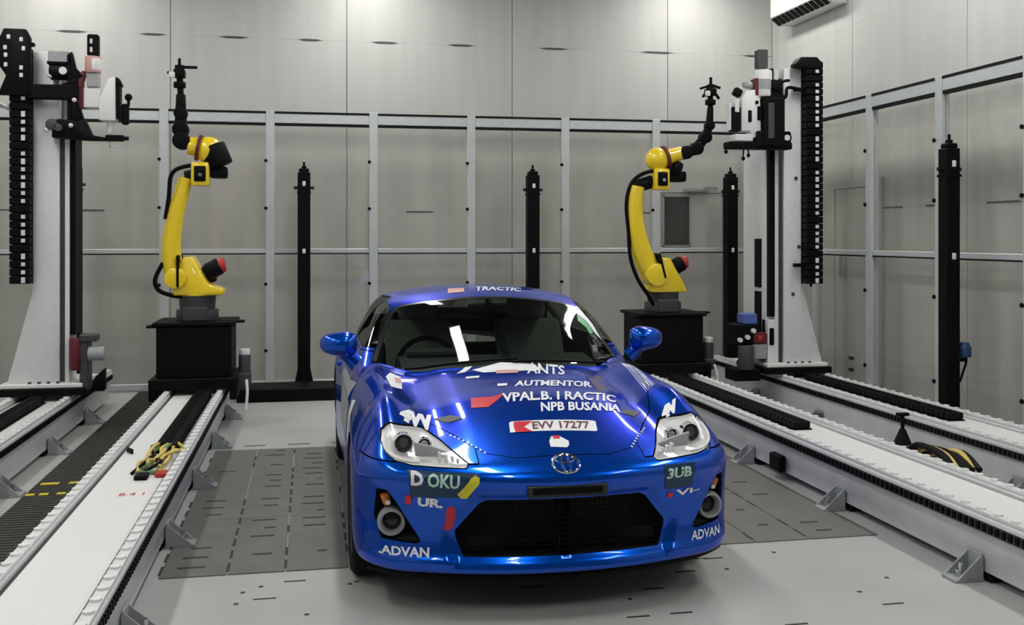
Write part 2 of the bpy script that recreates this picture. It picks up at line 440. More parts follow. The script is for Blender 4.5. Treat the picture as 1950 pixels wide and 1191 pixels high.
def surface_nets(F, xs, ys, zs):
    X, Y, Z = np.meshgrid(xs, ys, zs, indexing='ij')
    V = F(X, Y, Z)
    S = V < 0
    nx, ny, nz = V.shape
    c = np.zeros((nx - 1, ny - 1, nz - 1), int)
    for i in (0, 1):
        for j in (0, 1):
            for k in (0, 1):
                c += S[i:nx - 1 + i, j:ny - 1 + j, k:nz - 1 + k]
    act = (c > 0) & (c < 8)
    idx = np.full(act.shape, -1, int); cells = np.argwhere(act); idx[act] = np.arange(len(cells))
    pos = np.zeros((len(cells), 3)); cnt = np.zeros(len(cells))
    G = (xs, ys, zs); I = cells
    corners = [(i, j, k) for i in (0, 1) for j in (0, 1) for k in (0, 1)]
    for a in corners:
        for b in corners:
            if sum(abs(p - q) for p, q in zip(a, b)) != 1 or a > b: continue
            va = V[I[:, 0] + a[0], I[:, 1] + a[1], I[:, 2] + a[2]]; vb = V[I[:, 0] + b[0], I[:, 1] + b[1], I[:, 2] + b[2]]
            m = (va < 0) != (vb < 0)
            t = np.where(m, va / np.where(m, va - vb, 1), 0)
            for ax in range(3):
                pa = G[ax][I[:, ax] + a[ax]]; pb = G[ax][I[:, ax] + b[ax]]
                pos[:, ax] += np.where(m, pa + (pb - pa) * t, 0)
            cnt += m
    pos /= cnt[:, None]
    quads = []
    for ax in range(3):
        u, v = [(1, 2), (2, 0), (0, 1)][ax]
        A = [slice(None)] * 3; B = [slice(None)] * 3; A[ax] = slice(0, -1); B[ax] = slice(1, None)
        cr = S[tuple(A)] != S[tuple(B)]
        E = np.argwhere(cr)
        E = E[(E[:, u] > 0) & (E[:, v] > 0) & (E[:, u] < V.shape[u] - 1) & (E[:, v] < V.shape[v] - 1)]
        flip = S[tuple(E.T)]
        q = []
        for du, dv in ((-1, -1), (0, -1), (0, 0), (-1, 0)):
            e = E.copy(); e[:, u] += du; e[:, v] += dv; q.append(idx[tuple(e.T)])
        q = np.stack(q, 1); q[~flip] = q[~flip][:, ::-1]
        quads.append(q)
    return pos, np.concatenate(quads)

def grad(F, p, h=.002):
    g = np.zeros_like(p)
    for ax in range(3):
        e = np.zeros(3); e[ax] = h
        a, b = p + e, p - e
        g[:, ax] = (F(*a.T) - F(*b.T)) / (2 * h)
    return g
CAR_LOC = (1.048, 4.10, 0)
def body_mesh():
    xs = np.concatenate([np.arange(0, .30, .02), np.arange(.30, .96, .012)])
    xs = np.concatenate([[-.03, -.015], xs + 0.0])
    ys = np.concatenate([np.arange(-.06, 1.0, .012), np.arange(1.0, 2.3, .02), np.arange(2.3, 4.36, .045)])
    zs = np.concatenate([np.arange(.10, 1.0, .012), np.arange(1.0, 1.35, .014)])
    p, q = surface_nets(field, xs, ys, zs)
    for _ in range(4):
        v = field(*p.T); g = grad(field, p)
        st = v / np.maximum((g ** 2).sum(1), .2)
        p = p - np.clip(st, -.012, .012)[:, None] * g
    tri = np.concatenate([q[:, [0, 1, 2]], q[:, [0, 2, 3]]])
    return p, tri
def split(P, T, g):
    """cut a triangle soup along g = 0 ; returns (inside P, T), (outside P, T)"""
    s = g < 0
    allin = s[T].all(1); allout = (~s[T]).all(1)
    tin = T[allin].tolist(); tout = T[allout].tolist()
    newp = []; cache = {}
    n0 = len(P)
    def cut(a, b):
        k = (a, b) if a < b else (b, a)
        if k not in cache:
            t = g[a] / (g[a] - g[b]); cache[k] = n0 + len(newp); newp.append(P[a] + (P[b] - P[a]) * t)
        return cache[k]
    for tr in T[~allin & ~allout]:
        a, b, c = (int(v) for v in tr)
        k = int(s[a]) + int(s[b]) + int(s[c])
        lone = 1 if k == 1 else 0
        while int(s[a]) != lone: a, b, c = b, c, a
        ab, ac = cut(a, b), cut(a, c)
        one = [[a, ab, ac]]; two = [[ab, b, c], [ab, c, ac]]
        if k == 1: tin += one; tout += two
        else: tout += one; tin += two
    PP = np.concatenate([P, np.array(newp)]) if newp else P
    def comp(t):
        t = np.array(t, int).reshape(-1, 3)
        u, inv = np.unique(t, return_inverse=True)
        return PP[u], inv.reshape(-1, 3)
    return comp(tin), comp(tout)
HEAD = [(.752, .716), (.745, .752), (.706, .775), (.648, .763), (.56, .745), (.49, .71), (.403, .653), (.415, .638), (.63, .642), (.70, .655), (.74, .685)]
FOG = [(.775, .535), (.735, .535), (.700, .49), (.595, .325), (.62, .318), (.755, .325), (.785, .42)]
HOOD = [(-.002, .085), (.2, .115), (.322, .174), (.386, .271), (.453, .417), (.549, .60), (.635, .9), (.685, 1.2), (.715, 1.46), (.55, 1.36), (.3, 1.275), (-.002, 1.235)]
WS = [(0, 1.275), (.75, 1.275), (.75, 1.30), (.695, 1.55), (.595, 1.93), (.565, 2.0), (.505, 2.035), (0, 2.045)]
SIDEW = [(1.72, .965), (1.80, 1.02), (2.12, 1.175), (2.35, 1.222), (2.75, 1.212), (3.1, 1.12), (3.3, 1.02), (3.28, .985), (2.75, .972)]
DOOR = [(1.46, .28), (1.40, .5), (1.46, .84), (1.62, .945), (2.72, .952), (2.80, .6), (2.66, .28)]
def mirror_pts(poly):
    return [(x, y) for x, y in poly if x > -.001] + [(-x, y) for x, y in reversed(poly) if x > .001]

def part_mesh(name, P, T, mats, parent, inner=0.0, label=None, origin=(0, 0, 0), normals=True):
    """panel with its true surface normals; inner > 0 gives it thickness (slot 1 inside and on the rim)"""
    n = len(P)
    N = grad(field, P); N /= np.maximum(np.linalg.norm(N, axis=1), 1e-9)[:, None]
    V = P; F = T; mi = np.zeros(len(T), int)
    if inner:
        e = np.concatenate([T[:, [0, 1]], T[:, [1, 2]], T[:, [2, 0]]])
        key = np.sort(e, 1); _, inv, cnt = np.unique(key, axis=0, return_inverse=True, return_counts=True)
        rim = e[cnt[inv.ravel()] == 1]
        V = np.concatenate([P, P - N * inner, P, P - N * inner])
        F = np.concatenate([T, T[:, ::-1] + n, np.stack([rim[:, 1], rim[:, 0], rim[:, 0] + n], 1) + [2 * n, 2 * n, 2 * n],
                            np.stack([rim[:, 1], rim[:, 0] + n, rim[:, 1] + n], 1) + 2 * n])
        mi = np.concatenate([np.zeros(len(T), int), np.ones(len(F) - len(T), int)])
        u, iv = np.unique(F, return_inverse=True); iv = iv.reshape(-1, 3)
    else:
        u = np.arange(n); iv = F
    me = bpy.data.meshes.new(name)
    VV = V[u] - np.array(origin)
    me.from_pydata(VV.tolist(), [], iv.tolist())
    for m in mats: me.materials.append(m)
    me.polygons.foreach_set('material_index', mi.tolist()); me.shade_smooth()
    if normals:
        NN = np.concatenate([N, -N, np.zeros_like(N), np.zeros_like(N)])[u] if inner else N
        me.normals_split_custom_set_from_vertices(NN.tolist())
    me.update()
    return link(name, me, parent, label)

def build_car():
    root = thing('sports_car', 'blue metallic sports coupe covered in sponsor stickers, parked between the rails', 'car', CAR_LOC)
    P, T = body_mesh()
    P = np.concatenate([P, P * [-1, 1, 1]]); T = np.concatenate([T, T[:, ::-1] + len(P) // 2])
    # weld the centre line
    k = np.round(P / 1e-4).astype(int); _, first, inv = np.unique(k, axis=0, return_index=True, return_inverse=True)
    inv = inv.ravel(); P = P[first]; T = inv[T]; T = T[(T[:, 0] != T[:, 1]) & (T[:, 1] != T[:, 2]) & (T[:, 0] != T[:, 2])]
    tree = BVHTree.FromPolygons(P.tolist(), T.tolist())
    paint = [M['paint'], M['lining']]
    R = {'P': P, 'T': T}
    def take(g, gap=.0025):
        v = g(*R['P'].T)
        (a, rest) = split(R['P'], R['T'], v + gap)
        R['P'], R['T'] = rest
        v2 = g(*R['P'].T)
        (_, R2) = split(R['P'], R['T'], v2 - gap)
        R['P'], R['T'] = R2
        return a
    ax = lambda x: np.abs(x)
    yyf = lambda x, y: y - .22 * (np.abs(x) / .7) ** 2 * (1 - sstep(1.75, 2.5, y))
    cabz = lambda x, y: C_cab(yyf(x, y)) - .055 * (np.abs(x) / .55) ** 2
    big = lambda *a: np.maximum.reduce(a)
    # underside and wheel arches
    under = take(lambda x, y, z: z - .197, 0)
    part_mesh('underbody', *under, [M['lining']], root)
    for wy in (WHEEL_F, WHEEL_R):
        take(lambda x, y, z: big(np.hypot(y - wy, z - WZ - .01) - .345, .55 - ax(x)), 0)
    # windshield: a black border, then the glass
    wsp = mirror_pts(WS)
    ws = take(lambda x, y, z: big(poly_sd(x, yyf(x, y), wsp), .78 - z, y - 2.6, .9 * (z_top(x, y) + .012 - z)))
    gv = poly_sd(ws[0][:, 0], yyf(ws[0][:, 0], ws[0][:, 1]), wsp)
    bord, glass = split(ws[0], ws[1], -(gv + .028))
    part_mesh('windshield_border', *bord, [M['black_gloss'], M['lining']], root, .004)
    part_mesh('windshield', *glass, [M['glass_dark']], root, label='dark windshield glass')
    for s in (-1, 1):
        sw = take(lambda x, y, z: big(poly_sd(y, z, SIDEW), .35 - s * x))
        part_mesh('side_window', *sw, [M['glass_dark']], root)
    rw = take(lambda x, y, z: big(poly_sd(x, y, [(-.50, 3.02), (.50, 3.02), (.60, 3.62), (.50, 3.72), (-.50, 3.72), (-.60, 3.62)]), 1.0 - z))
    part_mesh('rear_window', *rw, [M['glass_dark']], root)
    # headlights, fog recesses, grille
    for s in (-1, 1):
        hl = take(lambda x, y, z: big(poly_sd(s * x, z, HEAD), y - .62))
        build_headlight(root, hl, s)
    for s in (-1, 1):
        fg = take(lambda x, y, z: big(poly_sd(s * x, z, FOG), y - .5), .001)
        build_fog(root, fg, s)
    gr = take(lambda x, y, z: big(poly_sd(x, z, GRILLE), y - .4), .001)
    build_grille(root, gr)
    hd = take(lambda x, y, z: big(poly_sd(x, y, mirror_pts(HOOD)), .60 - z))
    part_mesh('hood', *hd, paint, root, .008)
    bp = take(lambda x, y, z: big(y - .50, np.minimum(z - .652, big(z - .71, ax(x) - .36))))
    part_mesh('front_bumper', *bp, paint, root, .010)
    for s in (-1, 1):
        d = take(lambda x, y, z: big(poly_sd(y, z, DOOR), .4 - s * x))
        do = part_mesh('door', *d, paint, root, .010)
        h = MB(); h.box((s * .872, 2.52, .80), (.03, .20, .035), .012, seg=2); h.build('door_handle', M['paint'], do)
    for s in (-1, 1):
        fd = take(lambda x, y, z: big(y - 1.50, .02 - s * x, z - .95))
        part_mesh('fender', *fd, paint, root, .008)
    part_mesh('body_shell', R['P'], R['T'], paint, root, .010)
    # wheels
    tw = MB()
    tw.lathe([(.225, -.095), (.285, -.10), (.302, -.085), (.305, -.05), (.305, .05), (.302, .085), (.285, .10), (.225, .095), (.215, .06), (.215, -.06), (.225, -.095)], (0, 0, 0), (1, 0, 0), 40)
    proto = None
    for s in (-1, 1):
        for wy in (WHEEL_F, WHEEL_R):
            if proto is None:
                w = tw.build('wheel', M['rubber'], root, label='black tyre on a dark alloy wheel'); proto = w
                rb = MB(); rb.lathe([(.226, -.09), (.222, -.08), (.20, -.05), (.20, .09), (.226, .092)], (0, 0, 0), (1, 0, 0), 40)
                for q in range(10):
                    a = 2 * math.pi * q / 10
                    rb.box((.062, .115 * math.cos(a), .115 * math.sin(a)), (.025, .20, .03), .006, rot=(a, 0, 0))
                rb.cyl((.03, 0, 0), (.075, 0, 0), .045, n=20)
                rim = rb.build('rim', M['darkgrey'], w)
                dk = MB(); dk.cyl((-.01, 0, 0), (.01, 0, 0), .15, n=32); dk.build('brake_disc', M['steel'], w)
            else:
                w = copy_tree(proto, root)
            w.location = (s * .765, wy, WZ)
            if s < 0: w.rotation_euler = (0, 0, math.pi)
    for s in (-1, 1):
        for wy in (WHEEL_F, WHEEL_R):
            ac = MB()
            n = 16
            pr = [(wy + .35 * math.cos(math.pi * k / n), WZ + .01 + .35 * math.sin(math.pi * k / n)) for k in range(n + 1)]
            vi = [ac.bm.verts.new((s * .52, *p)) for p in pr]; vo = [ac.bm.verts.new((s * .84, *p)) for p in pr]
            for k in range(n): ac.bm.faces.new((vi[k], vo[k], vo[k + 1], vi[k + 1]))
            ac.bm.faces.new([ac.bm.verts.new((s * .52, wy + .35, .2))] + vi + [ac.bm.verts.new((s * .52, wy - .35, .2))])
            ac.build('wheel_arch_liner', M['lining'], root)
    # front lip under the bumper
    lp = MB()
    pts = []
    for q in range(-20, 21):
        x = q / 20 * .80
        pts.append((x, .075 + .13 * (abs(x) / .6) ** 2 + 1.2 * max(abs(x) - .60, 0) ** 2 + .02, .178))
    lp.tube(pts, .022, 8, 1, flat=(1.0, .8)); lp.build('front_lip', M['black'], root)
    # mirrors
    for s in (-1, 1):
        m = MB()
        t = bmesh.new(); bmesh.ops.create_uvsphere(t, u_segments=28, v_segments=16, radius=1)
        for v in t.verts:
            x, y, z = v.co
            sg = lambda q, p: math.copysign(abs(q) ** p, q)
            x2, z2 = sg(x, .72), sg(z, .72)
            y2 = y if y < 0 else y * .35
            v.co = (s * (.895 + .105 * x2), 1.70 + .10 * y2 + .02 * (s * 0 + x2), 1.005 + .068 * z2 * (1 - .18 * x2) - .004)
        m._merge(t, Matrix())
        mo = m.build('side_mirror', M['paint'], root)
        g = MB(); g.box((s * .895, 1.742, 1.0), (.16, .006, .10), .002); g.build('mirror_glass', M['mirror'], mo)
        st = MB(); st.tube([(s * .87, 1.70, .965), (s * .835, 1.71, .925), (s * .80, 1.72, .89)], [.045, .038, .045], 12, 4, flat=(1, .7)); st.build('mirror_stalk', M['paint'], mo)
    build_interior(root)
    build_front_details(root, tree)
    build_decals(root, tree)
    return root

def build_headlight(root, hl, s):
    P, T = hl
    lens = part_mesh('headlight', P, T, [M['lens']], root, label='clear headlight with bright silver reflector')
    # bowl behind the lens
    n = len(P); N = grad(field, P); N /= np.linalg.norm(N, axis=1)[:, None]
    sd = poly_sd(s * P[:, 0], P[:, 2], HEAD)
    dep = .012 + .05 * sstep(0, .07, -sd)
    Q = P - N * dep[:, None] + np.array([0, .0, 0])
    me = bpy.data.meshes.new('reflector'); me.from_pydata(Q.tolist(), [], T.tolist()); me.materials.append(M['reflector']); me.shade_smooth()
    link('reflector', me, lens)
    e = np.concatenate([T[:, [0, 1]], T[:, [1, 2]], T[:, [2, 0]]]); key = np.sort(e, 1)
    _, inv, cnt = np.unique(key, axis=0, return_inverse=True, return_counts=True)
    rim = e[cnt[inv.ravel()] == 1]
    V = np.concatenate([P - N * .002, Q]); F = [[b, a, a + n, b + n] for a, b in rim.tolist()]
    me = bpy.data.meshes.new('bezel'); me.from_pydata(V.tolist(), [], F); me.materials.append(M['chrome']); me.shade_smooth()
    link('bezel', me, lens)
    def at(x, z, d):       # point inside the lamp, d behind the lens
        best = np.argmin((s * P[:, 0] - x) ** 2 + (P[:, 2] - z) ** 2)
        q = P[best] - N[best] * d
        return Vector((s * x, q[1], z))
    c = at(.655, .708, .035)
    ring = MB(); ring.lathe([(.026, .03), (.037, -.012), (.042, -.014), (.042, .03)], c, (0, 1, 0), 28); ring.build('projector_ring', M['chrome'], lens)
    pj = MB(); pj.cyl(c + Vector((0, .0, 0)), c + Vector((0, .04, 0)), .033, n=24)
    pj.build('projector_housing', M['black_gloss'], lens)
    pl = MB(); pl.ball(c + Vector((0, -.002, 0)), .022, (1, .5, 1), 20); pl.build('projector_lens', M['darkgrey'], lens)
    c2 = at(.565, .697, .03)
    r2 = MB(); r2.lathe([(.016, .03), (.028, -.006), (.031, -.006), (.031, .03)], c2, (0, 1, 0), 24); r2.cyl(c2 + Vector((0, .012, 0)), c2 + Vector((0, .03, 0)), .018, n=16)
    r2.build('high_beam', M['chrome'], lens)
    fins = MB()
    for i, x in enumerate((.515, .49, .465, .445)):
        p = at(x, .668 - i * .003, .02); fins.box(p, (.012, .03, .045 - i * .008), .003)
    fins.build('indicator_fins', M['lightgrey'], lens)
    gp = MB(); gp.prism([(s * x, z) for x, z in ((.62, .725), (.53, .70), (.44, .662), (.50, .655), (.61, .665))], 'y', at(.53, .68, .045).y, at(.53, .68, .045).y + .02, .004); gp.build('inner_panel', M['grey'], lens)
    bars = MB()
    bars.tube([at(x, z, .012) for x, z in ((.735, .735), (.738, .70), (.715, .672), (.66, .655), (.60, .652))], .007, 8)
    bars.build('light_pipe', M['white'], lens)

def build_fog(root, fg, s):
    P, T = fg
    n = len(P); N = grad(field, P); N /= np.linalg.norm(N, axis=1)[:, None]
    sd = poly_sd(s * P[:, 0], P[:, 2], FOG)
    Q = P + np.array([-s * .25, 1.0, 0]) * (.02 + .045 * sstep(0, .04, -sd))[:, None]
    e = np.concatenate([T[:, [0, 1]], T[:, [1, 2]], T[:, [2, 0]]]); key = np.sort(e, 1)
    _, inv, cnt = np.unique(key, axis=0, return_inverse=True, return_counts=True)
    rim = e[cnt[inv.ravel()] == 1]
    V = np.concatenate([P, Q]); F = [[b, a, a + n, b + n] for a, b in rim.tolist()] + (T + n).tolist()
    me = bpy.data.meshes.new('fog_lamp_recess'); me.from_pydata(V.tolist(), [], F); me.materials.append(M['black']); me.shade_smooth()
    me.set_sharp_from_angle(angle=.6)
    o = link('fog_lamp_recess', me, root)
    i = np.argmin((s * P[:, 0] - .712) ** 2 + (P[:, 2] - .392) ** 2)
    c = Vector((s * .712, float(P[i][1]) + .035, .392))
    axv = (s * -.12, 1, 0)
    r = MB(); r.lathe([(.036, .05), (.040, 0), (.046, -.022), (.056, -.020), (.062, .0), (.062, .05)], c, axv, 28); r.build('fog_lamp', M['grey'], o)
    b = MB(); b.lathe([(0, .004), (.02, .006), (.037, .014)], c, axv, 24); b.build('fog_lamp_lens', M['black_gloss'], o)
    i = np.argmin((s * P[:, 0] - .742) ** 2 + (P[:, 2] - .490) ** 2)
    y = float(P[i][1])
    t = MB(); t.box((s * .737, y + .035, .488), (.034, .03, .055), .010, rot=(0, s * .35, -s * .4), seg=2); t.build('turn_signal', M['orange'], o)
    t = MB(); t.box((s * .727, y + .018, .474), (.022, .02, .018), .006, seg=2); t.build('turn_signal_bulb', M['white'], o)

def build_grille(root, gr):
    P, T = gr
    n = len(P)
    Q = P.copy(); Q[:, 1] = np.minimum(P[:, 1] + .10, .32)
    e = np.concatenate([T[:, [0, 1]], T[:, [1, 2]], T[:, [2, 0]]]); key = np.sort(e, 1)
    _, inv, cnt = np.unique(key, axis=0, return_inverse=True, return_counts=True)
    rim = e[cnt[inv.ravel()] == 1]
    V = np.concatenate([P, Q]); F = [[b, a, a + n, b + n] for a, b in rim.tolist()] + (T + n).tolist()
    me = bpy.data.meshes.new('grille_opening'); me.from_pydata(V.tolist(), [], F); me.materials.append(M['lining']); me.shade_smooth(); me.set_sharp_from_angle(angle=.6)
    o = link('grille_opening', me, root)
    # wire mesh
    m = MB()
    def half(z):
        pts = [(.268, .425), (.345, .455), (.372, .458), (.49, .36), (.505, .33)]
        return np.interp(z, [p[0] for p in pts], [p[1] for p in pts])
    yat = lambda x: .085 + .115 * (abs(x) / .6) ** 2
    z = .285
    while z < .50:
        h = half(z)
        m.tube([(-h, yat(h), z), (-h / 2, yat(h / 2), z), (0, yat(0), z), (h / 2, yat(h / 2), z), (h, yat(h), z)], .0025, 4, 2); z += .022
    x = -.44
    while x < .441:
        zs = [zz for zz in np.arange(.27, .506, .004) if half(zz) >= abs(x)]
        m.tube([(x, yat(x), zs[0]), (x, yat(x), zs[-1])], .0025, 4, 1); x += .022
    m.build('grille_mesh', M['black'], o, kind='stuff')
    b = MB(); b.box((0, .12, .33), (.80, .02, .05), .008); b.build('bumper_beam', M['black'], o)

def build_interior(root):
    d = MB(); d.prism([(1.45, .78), (1.50, .85), (1.66, .895), (1.84, .91), (1.90, .88), (1.88, .60), (1.5, .55)], 'x', -.56, .56, .015)
    da = d.build('dashboard', M['dash'], root)
    hd = MB(); hd.box((-.34, 1.84, .925), (.34, .14, .04), .02, seg=2); hd.build('instrument_hood', M['dash'], da)
    fl = MB(); fl.span((-.70, 1.4, .26), (.70, 3.3, .30)); fl.build('cabin_floor', M['lining'], root)
    for s in (-1, 1):
        b = MB(); b.prism([(2.25, .62), (2.33, .60), (2.62, 1.02), (2.60, 1.06), (2.53, 1.06)], 'x', s * .36 - .22, s * .36 + .22, .03)
        b.prism([(1.95, .42), (2.38, .38), (2.36, .56), (1.98, .58)], 'x', s * .36 - .23, s * .36 + .23, .03)
        so = b.build('seat', M['seat'], root)
        h = MB(); h.box((s * .36, 2.60, 1.13), (.26, .10, .15), .04, seg=3); h.build('headrest', M['seat'], so)
    r = MB(); r.box((0, 2.02, 1.165), (.24, .03, .06), .014, seg=2); r.cyl((0, 2.02, 1.19), (0, 2.00, 1.225), .01)
    r.build('rear_view_mirror', M['black_gloss'], root)
    w = MB(); n = 28
    cy, cz = 2.02, .82
    pts = [(-.36 + .18 * math.cos(2 * math.pi * k / n), cy + .18 * math.sin(2 * math.pi * k / n) * .35, cz + .18 * math.sin(2 * math.pi * k / n) * .93) for k in range(n + 1)]
    w.tube(pts, .016, 8, 1); w.box((-.36, cy, cz), (.30, .03, .05), .012); w.build('steering_wheel', M['black'], root)
    k = MB()
    for s in (-1, 1):
        k.tube([(s * .60, 2.60, .30), (s * .60, 2.60, .95), (s * .50, 2.62, 1.15), (s * .40, 2.62, 1.20), (0, 2.62, 1.215)], .02, 8, 4)
    k.build('roll_bar', M['darkgrey'], root)

def build_front_details(root, tree):
    y0 = tree.ray_cast(Vector((0, -1, .545)), Vector((0, 1, 0)))[0].y
    p = MB(); p.box((0, y0 + .004, .545), (.345, .022, .055), .006, rot=(.35, 0, 0), seg=2)
    pl = p.build('licence_plate_bracket', M['bracket'], root, label='dark grey empty number plate bracket')
    q = MB(); q.box((0, y0 - .009, .547), (.30, .006, .032), .002, rot=(.35, 0, 0)); q.build('bracket_face', M['black'], pl)
    e = MB()
    def ell(a, b, cx, cz, r, n=36):
        pts = []
        for k in range(n + 1):
            x = cx + a * math.cos(2 * math.pi * k / n); z = cz + b * math.sin(2 * math.pi * k / n)
            h = tree.ray_cast(Vector((x, -1, z)), Vector((0, 1, 0)))[0]
            pts.append((x, h.y - .004, z))
        e.tube(pts, r, 8, 1)
    ell(.058, .030, 0, .649, .005); ell(.017, .029, 0, .649, .004); ell(.040, .011, 0, .664, .004)
    e.build('front_emblem', M['chrome'], root, label='chrome oval badge of three interlocked rings')
    w = MB()
    for x0, x1, zz in ((-.55, .05, 0), (.02, .60, .0)):
        pts = []
        for k in range(9):
            x = x0 + (x1 - x0) * k / 8; yy = 1.315 + .03 * (k / 8) + .22 * (abs(x) / .7) ** 2
            h = tree.ray_cast(Vector((x, yy, 3)), Vector((0, 0, -1)))[0]; pts.append((x, yy, h.z + .012))
        w.tube(pts, .007, 6, 1)
    w.build('wipers', M['black'], root)
    for s in (-1, 1):
        drape('hood_vent', [(s * .44, .50), (s * .50, .585), (s * .42, .575), (s * .37, .50)], 'top', M['darkgrey'], root, tree, label='small dark hood vent')

def drape(name, poly, view, m, root, tree, off=.002, label=None, tris=None, verts=None, maxlen=.03):
    """a thin vinyl sheet laid on the bodywork; poly in (x,y) seen from the top, (x,z) from the front or (y,z) from the left/right"""
    bm = bmesh.new()
    if poly is not None:
        vs = [bm.verts.new((a, b, 0)) for a, b in poly]; bm.faces.new(vs)
        bmesh.ops.triangulate(bm, faces=bm.faces[:])
    else:
        vs = [bm.verts.new((a, b, 0)) for a, b in verts]
        for t in tris:
            try: bm.faces.new([vs[i] for i in t])
            except ValueError: pass
    for _ in range(5):
        es = [e for e in bm.edges if e.calc_length() > maxlen]
        if not es: break
        bmesh.ops.subdivide_edges(bm, edges=es, cuts=1); bmesh.ops.triangulate(bm, faces=[f for f in bm.faces if len(f.verts) > 3])
    bad = []
    for v in bm.verts:
        a, b = v.co.x, v.co.y
        if view == 'top': o, d = Vector((a, b, 3)), Vector((0, 0, -1))
        elif view == 'front': o, d = Vector((a, -1, b)), Vector((0, 1, 0))
        elif view == 'left': o, d = Vector((-2, a, b)), Vector((1, 0, 0))
        else: o, d = Vector((2, a, b)), Vector((-1, 0, 0))
        h = tree.ray_cast(o, d)
        if h[0] is None: bad.append(v); continue
        nn = h[1] if h[1].dot(d) < 0 else -h[1]
        v.co = h[0] + nn * off
    if bad: bmesh.ops.delete(bm, geom=bad, context='VERTS')
    bmesh.ops.recalc_face_normals(bm, faces=bm.faces[:])
    me = bpy.data.meshes.new(name); bm.to_mesh(me); bm.free(); me.materials.append(m); me.shade_smooth()
    return link(name, me, root, label)

def text_tris(s, bold=.0, shear=0.0):
    cu = bpy.data.curves.new('t', 'FONT'); cu.body = s; cu.size = 1; cu.offset = bold; cu.shear = shear
    cu.align_x = 'LEFT'; cu.resolution_u = 2
    o = bpy.data.objects.new('t', cu); COL.objects.link(o)
    dg = bpy.context.evaluated_depsgraph_get(); dg.update()
    me = bpy.data.meshes.new_from_object(o.evaluated_get(dg))
    V = np.array([tuple(v.co)[:2] for v in me.vertices]); me.calc_loop_triangles()
    Tt = [tuple(t.vertices) for t in me.loop_triangles]
    bpy.data.objects.remove(o); bpy.data.curves.remove(cu); bpy.data.meshes.remove(me)
    lo, hi = V.min(0), V.max(0)
    return (V - lo) / (hi - lo), Tt
def lettering(name, s, quad, view, m, root, tree, bold=.02, shear=0, off=.0028, label=None):
    """text stretched over a quad (bottom-left, bottom-right, top-right, top-left)"""
    uv, Tt = text_tris(s, bold, shear)
    q = np.array(quad, float); u = uv[:, :1]; v = uv[:, 1:]
    V = q[0] * (1 - u) * (1 - v) + q[1] * u * (1 - v) + q[2] * u * v + q[3] * (1 - u) * v
    return drape(name, None, view, m, root, tree, off, label, Tt, V.tolist())

